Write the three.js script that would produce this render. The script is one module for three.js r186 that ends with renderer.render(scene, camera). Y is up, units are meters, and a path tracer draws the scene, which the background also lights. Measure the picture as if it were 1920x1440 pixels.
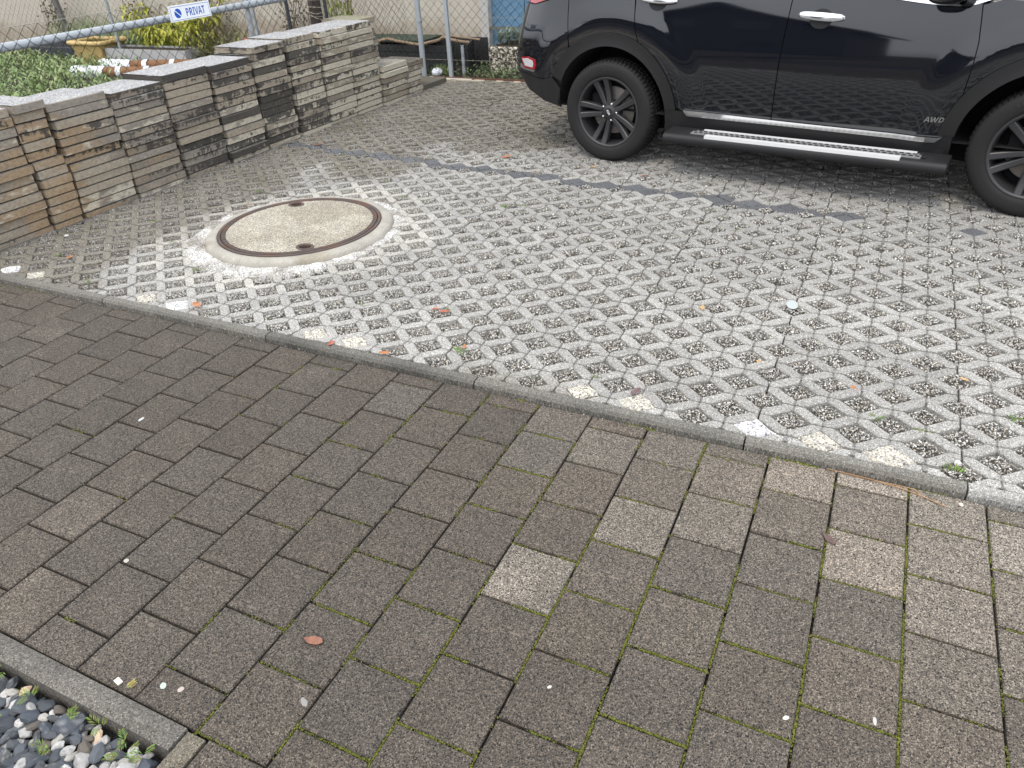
import * as THREE from 'three';
import { ImprovedNoise } from 'three/addons/math/ImprovedNoise.js';
import { mergeGeometries } from 'three/addons/utils/BufferGeometryUtils.js';
import { FontLoader } from 'three/addons/loaders/FontLoader.js';
import { TextGeometry } from 'three/addons/geometries/TextGeometry.js';

// ---------------------------------------------------------------- camera, sky, sun, exposure
const scene = new THREE.Scene();
const camera = new THREE.PerspectiveCamera(54.966, 4 / 3, 0.05, 300);
camera.position.set(0, 1.566, 0);
camera.up.set(0.056356, 0.839534, -0.540377);
camera.lookAt(0, 1.566 - 0.541237, -0.84087);
scene.add(camera);

const skyW = 128, skyH = 64, skyData = new Float32Array(skyW * skyH * 4);
{
  const pn = new ImprovedNoise();
  for (let r = 0; r < skyH; r++) for (let c = 0; c < skyW; c++) {
    const el = ((r + 0.5) / skyH - 0.5) * Math.PI, az = ((c + 0.5) / skyW) * Math.PI * 2;
    const x = Math.cos(el) * Math.cos(az), y = Math.sin(el), z = Math.cos(el) * Math.sin(az);
    let L = y > 0 ? 1.04 + 0.33 * y : 0.33;
    if (y > 0) L *= 1 + 0.16 * pn.noise(x * 2.1 + 7, y * 3.5, z * 2.1) + 0.08 * pn.noise(x * 5, y * 8 + 3, z * 5);
    const i = (r * skyW + c) * 4;
    skyData[i] = L * 0.955; skyData[i + 1] = L * 0.992; skyData[i + 2] = L * 1.07; skyData[i + 3] = 1;
  }
}
const skyTex = new THREE.DataTexture(skyData, skyW, skyH, THREE.RGBAFormat, THREE.FloatType);
skyTex.mapping = THREE.EquirectangularReflectionMapping; skyTex.magFilter = THREE.LinearFilter; skyTex.needsUpdate = true;
scene.background = skyTex; scene.environment = skyTex;

const sun = new THREE.DirectionalLight(0xfff0d8, 0.9);
sun.position.set(-5, 16, 3); sun.target.position.set(0, 0, -4); sun.castShadow = true; sun.shadow.radius = 26;
sun.shadow.mapSize.set(2048, 2048);
Object.assign(sun.shadow.camera, { left: -16, right: 16, top: 16, bottom: -16, near: 1, far: 60 });
scene.add(sun, sun.target);

const renderer = new THREE.WebGLRenderer({ antialias: true });
renderer.toneMapping = THREE.LinearToneMapping;
renderer.toneMappingExposure = 1.7;
renderer.shadowMap.enabled = true;

// ---------------------------------------------------------------- helpers
const V3 = (x, y, z) => new THREE.Vector3(x, y, z), PI = Math.PI;
const rng = (s) => () => { s = (s + 0x6d2b79f5) | 0; let t = Math.imul(s ^ (s >>> 15), 1 | s); t = (t + Math.imul(t ^ (t >>> 7), 61 | t)) ^ t; return ((t ^ (t >>> 14)) >>> 0) / 4294967296; };
const PN = new ImprovedNoise();
const n3 = (x, y, z = 0) => PN.noise(x + 31.7, y + 17.3, z + 5.1);
const fbm = (x, y, z = 0, o = 4) => { let a = 0.5, s = 0; for (let i = 0; i < o; i++) { s += a * n3(x, y, z + i * 7.7); x *= 2.03; y *= 2.03; z *= 2.03; a *= 0.5; } return s; };
const clamp = (x, a = 0, b = 1) => Math.min(b, Math.max(a, x)), lerp = (a, b, t) => a + (b - a) * t;
const sst = (a, b, x) => { const t = clamp((x - a) / (b - a)); return t * t * (3 - 2 * t); };
const mixc = (a, b, t) => [lerp(a[0], b[0], t), lerp(a[1], b[1], t), lerp(a[2], b[2], t)];
const taken = {};
const numbered = (n) => { const k = taken[n] = (taken[n] ?? -1) + 1; return k ? n + '_' + String(k).padStart(3, '0') : n; };
function mesh(name, geo, mat, parent) {
  const m = new THREE.Mesh(geo, mat); m.name = parent ? name : numbered(name); m.castShadow = m.receiveShadow = true;
  (parent ?? scene).add(m); return m;
}
function struct(name) { const g = new THREE.Group(); g.name = numbered(name); g.userData.kind = 'structure'; scene.add(g); return g; }
function tag(o, label, category, group) { o.userData.label = label; o.userData.category = category; if (group) o.userData.group = group; return o; }
function thing(name, label, category, pos = [0, 0, 0], turn = 0, group) {
  const g = new THREE.Group(); g.name = numbered(name); g.position.set(...pos); g.rotation.y = turn; scene.add(g); return tag(g, label, category, group);
}
// frame of the paving: u along the kerb, v away from the camera
const TH = 0.473262, CU = Math.cos(TH), SU = Math.sin(TH), OX = 1.03985, OZ = -1.37806;
const KW = (u, v, y = 0) => [OX + u * CU + v * SU, y, OZ + u * SU - v * CU];
const toUV = (x, z) => { const dx = x - OX, dz = z - OZ; return [dx * CU + dz * SU, dx * SU - dz * CU]; };
const kframe = (g) => { g.position.set(OX, 0, OZ); g.rotation.y = -TH; return g; };   // local x = u, local z = -v

class Geo {                       // soup builder with colours and two uv sets in metres
  constructor() { this.p = []; this.n = []; this.u = []; this.c = []; }
  tri(a, b, c, ua, ub, uc, col = [1, 1, 1], nrm) {
    const e1 = [b[0] - a[0], b[1] - a[1], b[2] - a[2]], e2 = [c[0] - a[0], c[1] - a[1], c[2] - a[2]];
    let n = [e1[1] * e2[2] - e1[2] * e2[1], e1[2] * e2[0] - e1[0] * e2[2], e1[0] * e2[1] - e1[1] * e2[0]];
    const l = Math.hypot(...n) || 1; n = n.map((x) => x / l);
    [a, b, c].forEach((q, i) => { this.p.push(q[0], q[1], q[2]); const m = nrm ? nrm[i] : n; this.n.push(m[0], m[1], m[2]); const w = [ua, ub, uc][i]; this.u.push(w[0], w[1]); const k = Array.isArray(col[0]) ? col[i] : col; this.c.push(k[0], k[1], k[2]); });
  }
  quad(a, b, c, d, ua, ub, uc, ud, col = [1, 1, 1]) {
    const k = Array.isArray(col[0]) ? col : [col, col, col, col];
    this.tri(a, b, c, ua, ub, uc, [k[0], k[1], k[2]]); this.tri(a, c, d, ua, uc, ud, [k[0], k[2], k[3]]);
  }
  build(color = true) {
    const g = new THREE.BufferGeometry();
    g.setAttribute('position', new THREE.Float32BufferAttribute(this.p, 3)); g.setAttribute('normal', new THREE.Float32BufferAttribute(this.n, 3));
    g.setAttribute('uv', new THREE.Float32BufferAttribute(this.u, 2)); if (color) g.setAttribute('color', new THREE.Float32BufferAttribute(this.c, 3));
    return g;
  }
}
// prism with a chamfered top: poly in (x, z'), z' = -z so that counter-clockwise is up; col(x, z') gives the colour
function prism(G, poly, y0, y1, ch, col, uo = [0, 0], tilt = () => 0) {
  let cx = 0, cy = 0; poly.forEach((q) => { cx += q[0] / poly.length; cy += q[1] / poly.length; });
  const N = poly.length, inset = poly.map((q, i) => {
    const a = poly[(i + N - 1) % N], b = poly[(i + 1) % N];
    let d1 = [q[0] - a[0], q[1] - a[1]], d2 = [b[0] - q[0], b[1] - q[1]]; const l1 = Math.hypot(...d1) || 1, l2 = Math.hypot(...d2) || 1;
    const n1 = [-d1[1] / l1, d1[0] / l1], n2 = [-d2[1] / l2, d2[0] / l2]; let m = [n1[0] + n2[0], n1[1] + n2[1]]; const k = 1 + n1[0] * n2[0] + n1[1] * n2[1];
    m = [m[0] / Math.max(k, 0.35), m[1] / Math.max(k, 0.35)]; return [q[0] + m[0] * ch, q[1] + m[1] * ch];
  });
  const P = (q, y) => [q[0], y + tilt(q[0], q[1]), -q[1]], T = (q) => [q[0] + uo[0], q[1] + uo[1]];
  const C = [cx, cy], cc = col(cx, cy);
  let per = 0;
  for (let i = 0; i < N; i++) {
    const j = (i + 1) % N, a = inset[i], b = inset[j], A = poly[i], B = poly[j];
    const ca = col(a[0], a[1]), cb = col(b[0], b[1]);
    G.tri(P(a, y1), P(b, y1), P(C, y1), T(a), T(b), T(C), [ca, cb, cc]);
    G.quad(P(A, y1 - ch), P(B, y1 - ch), P(b, y1), P(a, y1), T(A), T(B), T(b), T(a), [ca, cb, cb, ca]);
    const l = Math.hypot(B[0] - A[0], B[1] - A[1]);
    G.quad(P(A, y0), P(B, y0), P(B, y1 - ch), P(A, y1 - ch), [per + uo[0], y0], [per + l + uo[0], y0], [per + l + uo[0], y1], [per + uo[0], y1], [ca, cb, cb, ca]);
    per += l;
  }
}
const clipHalf = (poly, f) => {   // keep f >= 0
  const out = [];
  for (let i = 0; i < poly.length; i++) {
    const a = poly[i], b = poly[(i + 1) % poly.length], fa = f(a), fb = f(b);
    if (fa >= 0) out.push(a);
    if ((fa >= 0) !== (fb >= 0)) { const t = fa / (fa - fb); out.push([lerp(a[0], b[0], t), lerp(a[1], b[1], t)]); }
  }
  return out;
};
const polyArea = (p) => { let s = 0; for (let i = 0; i < p.length; i++) { const a = p[i], b = p[(i + 1) % p.length]; s += a[0] * b[1] - a[1] * b[0]; } return s / 2; };
function dataTex(w, h, fn, srgb = true) {
  const d = new Uint8Array(w * h * 4);
  for (let y = 0; y < h; y++) for (let x = 0; x < w; x++) { const c = fn(x, y), i = (y * w + x) * 4; d[i] = clamp(c[0]) * 255; d[i + 1] = clamp(c[1]) * 255; d[i + 2] = clamp(c[2]) * 255; d[i + 3] = 255; }
  const t = new THREE.DataTexture(d, w, h); t.wrapS = t.wrapT = THREE.RepeatWrapping; t.magFilter = THREE.LinearFilter; t.minFilter = THREE.LinearMipmapLinearFilter; t.generateMipmaps = true;
  if (srgb) t.colorSpace = THREE.SRGBColorSpace; t.needsUpdate = true; return t;
}
const rep = (t, metres) => { const c = t.clone(); c.repeat.set(1 / metres, 1 / metres); c.needsUpdate = true; return c; };
// tileable grain: scattered mineral grains over a fine ground
function grainField(n, seed, count, rmin, rmax, spread) {
  const R = rng(seed), a = new Float32Array(n * n);
  for (let i = 0; i < n * n; i++) a[i] = 0.5 + (R() - 0.5) * 0.34;
  for (let k = 0; k < count; k++) {
    const x = R() * n, y = R() * n, r = rmin + (rmax - rmin) * R() * R(), v = 0.5 + (R() - 0.5) * spread + (R() < 0.1 ? 0.42 : 0), q = 0.7 + R() * 0.6;
    for (let j = -Math.ceil(r); j <= r; j++) for (let i = -Math.ceil(r); i <= r; i++) if (i * i * q + j * j / q < r * r) a[((Math.floor(y + j) + n) % n) * n + (Math.floor(x + i) + n) % n] = v + (R() - 0.5) * 0.08;
  }
  return a;
}
const gA = grainField(512, 11, 20000, 1.3, 3.4, 1.15), gB = grainField(512, 12, 5200, 2.6, 7.5, 1.0), gC = grainField(512, 13, 9000, 1, 2.2, 0.5);
const grey = (a, lo, hi, n = 512) => (x, y) => { const v = lerp(lo, hi, a[y * n + x]); return [v, v * 0.99, v * 0.975]; };
const texBar = dataTex(512, 512, grey(gA, 0.46, 0.96)), texPaver = dataTex(512, 512, grey(gA, 0.2, 1.1)), texPaverB = dataTex(512, 512, grey(gA, 0, 1), false);
const texPebble = dataTex(512, 512, (x, y) => { const v = gB[y * 512 + x], w = lerp(0.42, 1.05, v); return v > 0.62 ? [w, w * 0.99, w * 0.96] : [w * 0.97, w * 0.97, w]; }), texPebbleB = dataTex(512, 512, grey(gB, 0, 1), false);
const texConc = dataTex(512, 512, grey(gC, 0.52, 0.98)), texConcB = dataTex(512, 512, grey(gC, 0, 1), false);
const std = (o) => new THREE.MeshStandardMaterial({ roughness: 0.9, ...o });
const lin = (r, g, b) => new THREE.Color().setRGB(r, g, b);
const M = {
  paver: std({ vertexColors: true, map: rep(texPaver, 0.39), bumpMap: rep(texPaverB, 0.39), bumpScale: 0.0018, roughness: 0.88 }),
  bar: std({ vertexColors: true, map: rep(texBar, 0.4), bumpMap: rep(texPaverB, 0.42), bumpScale: 0.0011, roughness: 0.92 }),
  kerb: std({ vertexColors: true, map: rep(texBar, 0.4), bumpMap: rep(texPaverB, 0.4), bumpScale: 0.0014, roughness: 0.92 }),
  conc: std({ vertexColors: true, map: rep(texConc, 0.5), bumpMap: rep(texConcB, 0.5), bumpScale: 0.001 }),
  aggregate: std({ vertexColors: true, map: rep(texPebble, 0.4), bumpMap: rep(texPebbleB, 0.4), bumpScale: 0.0035, roughness: 0.85 }),
  soil: std({ color: lin(0.07, 0.055, 0.04), map: rep(texPebble, 0.5), roughness: 1 }),
  sand: std({ color: lin(0.05, 0.042, 0.034), map: rep(texPebble, 0.4), roughness: 1 }),
  gravelBase: std({ color: lin(0.21, 0.195, 0.165), map: rep(texPebble, 0.25), bumpMap: rep(texPebbleB, 0.25), bumpScale: 0.004, roughness: 1 }),
  grain: std({ roughness: 0.9 }),
  moss: std({ roughness: 1 }),
  leaf: new THREE.MeshPhysicalMaterial({ vertexColors: true, roughness: 0.75, transmission: 0.25, thickness: 0, side: THREE.DoubleSide }),
  stalk: std({ vertexColors: true, roughness: 0.95, side: THREE.DoubleSide }),
  galv: std({ color: lin(0.66, 0.74, 0.82), metalness: 0.15, roughness: 0.5, map: rep(texConc, 0.3) }),
  wire: std({ color: lin(0.34, 0.33, 0.28), metalness: 0.3, roughness: 0.6 }),
};
const flat2 = (G, x0, x1, v0, v1, y, col = [1, 1, 1]) => G.quad([x0, y, -v0], [x1, y, -v0], [x1, y, -v1], [x0, y, -v1], [x0, v0], [x1, v0], [x1, v1], [x0, v1], col);
const tube = (pts, r, seg, rad = 6) => new THREE.TubeGeometry(new THREE.CatmullRomCurve3(pts.map((q) => V3(...q))), seg, r, rad);

// ---------------------------------------------------------------- ground, driveway, parking area
{
  const s = struct('ground'); const G = new Geo(); flat2(G, -60, 60, -60, 60, -0.16);
  mesh('soil', G.build(false), M.soil, kframe(s));
}
const LV = 0.20733, WU = 0.208, VK = 0.385;
const camRight = V3(0.99841, -0.047388, 0.030502), camUp = V3(0.056356, 0.839534, -0.540377), camF = V3(0, -0.541237, -0.84087);
const nearView = (u, v, margin) => { const q = KW(u, v), d = V3(q[0], -1.566, q[2]), z = d.dot(camF); if (z < 0.15) return false; return Math.abs(d.dot(camRight) / z) < 0.694 + margin && Math.abs(d.dot(camUp) / z) < 0.52 + margin; };

const driveway = kframe(struct('driveway'));
{
  const G = new Geo(); flat2(G, -14, 8, -1.15, VK, -0.03); flat2(G, -1.45, 8, -12, -1.15, -0.03); flat2(G, -14, -4.6, -12, -1.15, -0.03); mesh('bedding_sand', G.build(false), M.sand, driveway);
  const R = rng(5);
  const pale = [[-0.937, -0.421, 1.75], [-0.733, -0.095, 1.3], [-1.135, 0.129, 1.4], [0.095, 0.284, 1.5], [-0.751, 0.258, 1.45], [-0.97, 0.2, 1.25], [-1.102, 0.317, 1.3], [0.267, 0.226, 1.4], [-0.097, 0.348, 1.4], [-1.742, 0.234, 1.25]];   // efflorescence seen on single stones (u, v of their middles)
  for (let c = -25; c <= 9; c++) for (let r = -12; r <= 2; r++) {
    let u0 = c * WU, u1 = u0 + WU; const ph = (c & 1) ? 0.5 : 0;
    let v0 = (r + ph) * LV, v1 = v0 + LV;
    if (v0 > VK - 0.03) continue; v1 = Math.min(v1, VK - 0.004);
    if (u1 < -1.46) { if (v1 < -1.13) continue; v0 = Math.max(v0, -1.143); } else if (u0 < -1.5) { if (v1 < -1.13) continue; v0 = Math.max(v0, -1.143); }
    if (c === -7 && v0 < -1.16) u0 = -1.416; else if (c === -7 && v0 < -1.14) v0 = -1.143;
    if (!nearView((u0 + u1) / 2, (v0 + v1) / 2, 0.26)) continue;
    const g = 0.0034, um = (u0 + u1) / 2, vm = (v0 + v1) / 2;
    let tone = 0.067 * (0.91 + 0.18 * R()) * (1 + 0.22 * fbm(um * 0.8, vm * 0.8, 3));
    const east = sst(-1.3, 0.1, um) * sst(-0.75, 0.2, vm);          // the stones by the open corner have bleached
    tone *= 1 + 1.15 * east * (0.4 + 1.1 * R());
    let isPale = 0; pale.forEach((q) => { if (q[0] > u0 && q[0] < u1 && q[1] > v0 && q[1] < v1) isPale = q[2]; });
    if (isPale) tone *= isPale;
    const hue = R();
    const base = mixc([tone * 1.14, tone * 0.95, tone * 0.75], [tone * 1.11, tone * 0.955, tone * 0.785], hue);
    if (isPale || east > 0.3) { const w = isPale ? 0.5 : 0.25, p0 = [base[1] * 1.08, base[1], base[1] * 0.87]; for (let i = 0; i < 3; i++) base[i] = lerp(base[i], p0[i], w); }
    const so = R() * 40, bl = R() < 0.4 ? 0.7 + R() : 0.3;
    const col = (x, z) => {
      const b = fbm(x * 7 + so, z * 7, 2), e = fbm(x * 3.2, z * 3.2 + so * 0.1, 9), k = (1 + 0.22 * b + bl * 0.9 * Math.max(0, e - 0.12)) * 2.05;
      return [base[0] * k, base[1] * k, base[2] * k];
    };
    const G2 = new Geo(), uo = [R() * 3, R() * 3], tx = (R() - 0.5) * 0.016, tz = (R() - 0.5) * 0.016, dy = (R() - 0.5) * 0.0035, nb = 5;
    const T = (x, z) => dy + (x - um) * tx + (z - vm) * tz, ch = 0.0035;
    const a0 = u0 + g + ch, a1 = u1 - g - ch, b0 = v0 + g + ch, b1 = v1 - g - ch, ny = Math.max(2, Math.round(nb * (v1 - v0) / LV));
    for (let i = 0; i < nb; i++) for (let j = 0; j < ny; j++) {
      const xs = [lerp(a0, a1, i / nb), lerp(a0, a1, (i + 1) / nb)], zs = [lerp(b0, b1, j / ny), lerp(b0, b1, (j + 1) / ny)];
      const q = [[xs[0], zs[0]], [xs[1], zs[0]], [xs[1], zs[1]], [xs[0], zs[1]]];
      G2.quad(...q.map((w) => [w[0], T(...w), -w[1]]), ...q.map((w) => [w[0] + uo[0], w[1] + uo[1]]), q.map((w) => col(...w)));
    }
    const out = [[u0 + g, v0 + g], [u1 - g, v0 + g], [u1 - g, v1 - g], [u0 + g, v1 - g]], inn = [[a0, b0], [a1, b0], [a1, b1], [a0, b1]];
    for (let i = 0; i < 4; i++) {
      const j = (i + 1) % 4, A = out[i], B = out[j], a = inn[i], b = inn[j], w = [A, B, b, a], cc = [A, B, b, a].map((q) => col(...q));
      G2.quad([A[0], T(...A) - ch, -A[1]], [B[0], T(...B) - ch, -B[1]], [b[0], T(...b), -b[1]], [a[0], T(...a), -a[1]], ...w.map((q) => [q[0] + uo[0], q[1] + uo[1]]), cc);
      G2.quad([A[0], -0.06, -A[1]], [B[0], -0.06, -B[1]], [B[0], T(...B) - ch, -B[1]], [A[0], T(...A) - ch, -A[1]], [A[0] + A[1], 0], [B[0] + B[1], 0], [B[0] + B[1], 0.06], [A[0] + A[1], 0.06], [cc[0], cc[1], cc[1], cc[0]]);
    }
    mesh('paver', G2.build(), M.paver, driveway);
  }
}
// kerb between driveway and parking area
const kerb = kframe(struct('kerb'));
{
  const R = rng(8), js = [-5.9, -4.68, -3.63, -2.58, -1.533, -0.505, 0.153, 1.2, 2.2];
  for (let i = 0; i + 1 < js.length; i++) {
    const light = i >= 6, base = light ? [0.34, 0.34, 0.33] : ((k) => [0.165 * k, 0.16 * k, 0.145 * k])(0.85 + 0.3 * R());
    const G = new Geo(), n = 14, tl = (R() - 0.5) * 0.008, dy = (R() - 0.5) * 0.006;
    for (let k = 0; k < n; k++) {
      const x0 = lerp(js[i], js[i + 1], k / n) + (k ? 0 : 0.003), x1 = lerp(js[i], js[i + 1], (k + 1) / n) - (k === n - 1 ? 0.003 : 0);
      const col = (x, z) => { const d = fbm(x * 5, z * 9, 4), e = Math.max(0, fbm(x * 2.1, z * 4, 14)); const w = (1 + 0.35 * d - 0.8 * e) * 1.7; return base.map((q) => q * w); };
      const wob = (x, s) => 0.0035 * fbm(x * 6, s * 3, 21), top = (x) => 0.03 + dy + tl * (x - js[i]), yb = -0.1;
      const pr = (x) => [[VK + wob(x, 0), yb], [VK + wob(x, 1), top(x) - 0.012], [VK + 0.009 + wob(x, 2), top(x)], [VK + 0.043 + wob(x, 3), top(x) + 0.001], [VK + 0.048, top(x) - 0.005], [VK + 0.048, yb]];
      const A = pr(x0), B = pr(x1);
      for (let q = 0; q + 1 < A.length; q++) G.quad([x0, A[q][1], -A[q][0]], [x1, B[q][1], -B[q][0]], [x1, B[q + 1][1], -B[q + 1][0]], [x0, A[q + 1][1], -A[q + 1][0]], [x0, q * 0.03], [x1, q * 0.03], [x1, q * 0.03 + 0.03], [x0, q * 0.03 + 0.03], [col(x0, A[q][0]), col(x1, B[q][0]), col(x1, B[q + 1][0]), col(x0, A[q + 1][0])]);
      for (const [on, x, S] of [[k === 0, x0, A], [k === n - 1, x1, B]]) if (on) for (let q = 1; q + 1 < S.length; q++) G.tri([x, S[0][1], -S[0][0]], [x, S[q][1], -S[q][0]], [x, S[q + 1][1], -S[q + 1][0]], [0, 0], [0.02, 0], [0.02, 0.02], col(x, VK));
    }
    const m = mesh('kerb_stone', G.build(), M.kerb, kerb); if (light) m.userData.label = 'pale newer kerb stone';
  }
}
// border between driveway and the pebble bed
const border = kframe(struct('pebble_bed_border'));
{
  const R = rng(18);
  const block = (x0, x1, v0, v1, b, top) => {
    const G = new Geo(), n = Math.max(3, Math.round((x1 - x0) / 0.06)), m2 = Math.max(3, Math.round((v1 - v0) / 0.06));
    const col = (x, z) => { const d = fbm(x * 9, z * 9, 6), e = Math.max(0, fbm(x * 4, z * 6, 17)); return b.map((q, i) => q * (1 + 0.4 * d + 0.8 * e) * 1.45); };
    const T = (x, z) => top + 0.0045 * fbm(x * 14, z * 14, 2);
    const X = (i) => lerp(x0, x1, i / n), Z = (j) => lerp(v0, v1, j / m2), P = (i, j) => { const ed = (i === 0 || i === n || j === 0 || j === m2) ? 0.006 : 0; return [X(i), T(X(i), Z(j)) - ed, -Z(j)]; }, U = (i, j) => [X(i), Z(j)];
    for (let i = 0; i < n; i++) for (let j = 0; j < m2; j++) G.quad(P(i, j), P(i + 1, j), P(i + 1, j + 1), P(i, j + 1), U(i, j), U(i + 1, j), U(i + 1, j + 1), U(i, j + 1), [col(...U(i, j)), col(...U(i + 1, j)), col(...U(i + 1, j + 1)), col(...U(i, j + 1))]);
    const rim = []; for (let i = 0; i <= n; i++) rim.push([i, 0]); for (let j = 1; j <= m2; j++) rim.push([n, j]); for (let i = n - 1; i >= 0; i--) rim.push([i, m2]); for (let j = m2 - 1; j >= 0; j--) rim.push([0, j]);
    for (let k = 0; k + 1 < rim.length; k++) { const a = P(...rim[k]), b2 = P(...rim[k + 1]), c = col(...U(...rim[k])); G.quad([a[0], -0.14, a[2]], [b2[0], -0.14, b2[2]], b2, a, [a[0] + a[2], 0], [b2[0] + b2[2], 0], [b2[0] + b2[2], 0.1], [a[0] + a[2], 0.1], c); }
    return mesh('edging_stone', G.build(), M.kerb, border);
  };
  block(-3.4, -2.47, -1.204, -1.146, [0.15, 0.14, 0.125], 0.012);
  block(-2.465, -1.478, -1.204, -1.146, [0.135, 0.128, 0.115], 0.010);
  block(-1.472, -1.418, -2.2, -1.15, [0.15, 0.135, 0.105], 0.006);
}
// ---------------------------------------------------------------- parking area of concrete grid slabs
const parking = kframe(struct('parking_area'));
const HU = 0.1052, HV = 0.0945, U0 = -0.067, V0 = 0.863, Q = 0.645, BT = 0.022;
const MHU = -3.276, MHV = 1.5;                                   // manhole middle
const wallU = (v) => -4.818 + 0.034 * (v - 0.64);
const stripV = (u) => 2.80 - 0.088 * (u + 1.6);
const dirtAt = (u, v) => {                                       // brown film of soil and algae: along the slab wall and in the rear corner, with ragged outline
  const d = u - wallU(v), n = fbm(u * 1.6, v * 1.6, 3), m = fbm(u * 6, v * 6, 8);
  const a = sst(0.0, 0.34, 1.05 - d * 0.82 + n * 0.9 + m * 0.35), rear = sst(0, 0.3, (v - 2.55) * 0.5 - (d - 0.95) * 0.62 + n * 0.8 + m * 0.3 + 0.25);
  const front = sst(0.1, 0.4, 0.30 - Math.abs(u + 1.35) * 0.5 - (v - 0.5) * 1.3 + n * 0.5 + m * 0.2);
  return clamp(Math.max(a * 0.85, rear * 0.85, front * 0.5));
};
const barColor = (u, v, k) => {
  const d = dirtAt(u, v), f = 1 + 0.16 * fbm(u * 4, v * 4, 12) + 0.12 * fbm(u * 15, v * 15, 1);
  const green = sst(0.05, 0.3, fbm(u * 2.2, v * 2.2, 40)) * d;
  let c = mixc([0.37, 0.368, 0.355], [0.2, 0.185, 0.152], d); c = mixc(c, [0.12, 0.125, 0.075], green * 0.45);
  const r = Math.hypot(u - MHU, v - MHV), lime = sst(0.34, 0.1, r - 0.56 + fbm(u * 5, v * 5, 6) * 0.45);
  c = mixc(c, [0.5, 0.49, 0.45], lime * 0.7);
  return c.map((x) => x * f * k * 1.5);
};
const holes = [];
{
  const G = new Geo(); flat2(G, -9, 12, VK + 0.03, 5.8, -0.012); mesh('gravel_bedding', G.build(false), M.gravelBase, parking);
  const R = rng(21), slabs = new Map(), painted = [];
  const node = (i, j) => [U0 + i * HU, V0 + j * HV];
  const inside = (q) => q[1] > VK + 0.02 && q[1] < 5.76 && q[0] > wallU(q[1]) + 0.005 && q[0] < 2.3;
  const addBar = (A, B, Pp, Qq) => {
    const sh = (c, x) => [c[0] + Q * (x[0] - c[0]), c[1] + Q * (x[1] - c[1])];
    const a = node(...A), b = node(...B), p = node(...Pp), q = node(...Qq), m = [(a[0] + b[0]) / 2, (a[1] + b[1]) / 2];
    if (!inside(m)) return;
    if (Math.hypot(m[0] - MHU, m[1] - MHV) < 0.585) return;
    let poly = [a, sh(p, a), sh(p, b), b, sh(q, b), sh(q, a)];
    if (polyArea(poly) < 0) poly.reverse();
    { const PP = poly, L = PP.length; poly = PP.map((w, k) => { const pa = PP[(k + L - 1) % L], pb = PP[(k + 1) % L], d1 = [w[0] - pa[0], w[1] - pa[1]], d2 = [pb[0] - w[0], pb[1] - w[1]], l1 = Math.hypot(...d1), l2 = Math.hypot(...d2), n1 = [-d1[1] / l1, d1[0] / l1], n2 = [-d2[1] / l2, d2[0] / l2], kk = 1 + n1[0] * n2[0] + n1[1] * n2[1], g = 0.0031; return [w[0] + (n1[0] + n2[0]) / kk * g, w[1] + (n1[1] + n2[1]) / kk * g]; }); }
    poly = clipHalf(poly, (w) => w[1] - (VK + 0.054)); if (poly.length < 3) return;
    poly = clipHalf(poly, (w) => w[0] - wallU(w[1]) - 0.01); if (poly.length < 3 || polyArea(poly) < 0.0006) return;
    const si = Math.floor((m[0] - 0.14) / (6 * HU)), sj = Math.floor(((m[1] - V0) / HV + 4) / 4), key = si + ',' + sj;
    if (!slabs.has(key)) slabs.set(key, { G: new Geo(), tx: (R() - 0.5) * 0.012, tz: (R() - 0.5) * 0.014, dy: (R() - 0.5) * 0.009, k: 0.9 + 0.2 * R(), c: [0.14 + (si + 0.5) * 6 * HU, V0 + (sj * 4 - 2) * HV], uo: [R() * 3, R() * 3] });
    // bars of the bay line are blue-grey coloured stones, as the zoom on the photograph shows
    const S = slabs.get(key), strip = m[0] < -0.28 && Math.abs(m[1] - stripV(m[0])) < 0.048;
    const k = S.k * (0.93 + 0.14 * R()), jt = (R() - 0.5) * 0.0025;
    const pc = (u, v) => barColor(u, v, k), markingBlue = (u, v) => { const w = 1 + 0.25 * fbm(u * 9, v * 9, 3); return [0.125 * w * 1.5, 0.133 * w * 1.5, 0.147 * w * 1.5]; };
    const T = (x, z) => S.dy + jt + (x - S.c[0]) * S.tx + (z - S.c[1]) * S.tz;
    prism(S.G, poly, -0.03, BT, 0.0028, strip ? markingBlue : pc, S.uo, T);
    S.T = T;
  };
  for (let i = -50; i <= 24; i++) for (let j = -8; j <= 54; j++) {                 // holes lie where i + j is even, bars join the odd nodes
    if ((i + j) % 2 === 0) addBar([i + 1, j], [i, j + 1], [i, j], [i + 1, j + 1]); else addBar([i, j], [i + 1, j + 1], [i + 1, j], [i, j + 1]);
  }
  for (let i = -50; i <= 24; i++) for (let j = -7; j <= 54; j++) if ((i + j) % 2) {       // shallow webs with dirt in the notches between bars of one slab
    const c = node(i, j); if (!inside(c) || c[1] < VK + 0.07 || Math.hypot(c[0] - MHU, c[1] - MHV) < 0.6) continue;
    const sx = (c[0] - 0.14) / (6 * HU); if (Math.abs(sx - Math.round(sx)) < 0.05) continue;
    const S = slabs.get(Math.floor(sx) + ',' + Math.floor((j + 4.001) / 4)) ?? slabs.get(Math.floor(sx) + ',' + Math.floor((j + 3.9) / 4)); if (!S?.T) continue;
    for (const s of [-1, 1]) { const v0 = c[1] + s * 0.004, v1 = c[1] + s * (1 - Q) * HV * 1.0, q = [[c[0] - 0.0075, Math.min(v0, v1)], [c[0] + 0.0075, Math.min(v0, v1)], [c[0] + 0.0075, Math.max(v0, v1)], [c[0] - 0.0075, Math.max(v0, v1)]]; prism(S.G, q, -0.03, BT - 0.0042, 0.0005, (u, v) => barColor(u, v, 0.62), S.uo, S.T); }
  }
  for (const [key, S] of slabs) mesh('grid_slab', S.G.build(), M.bar, parking);
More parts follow.
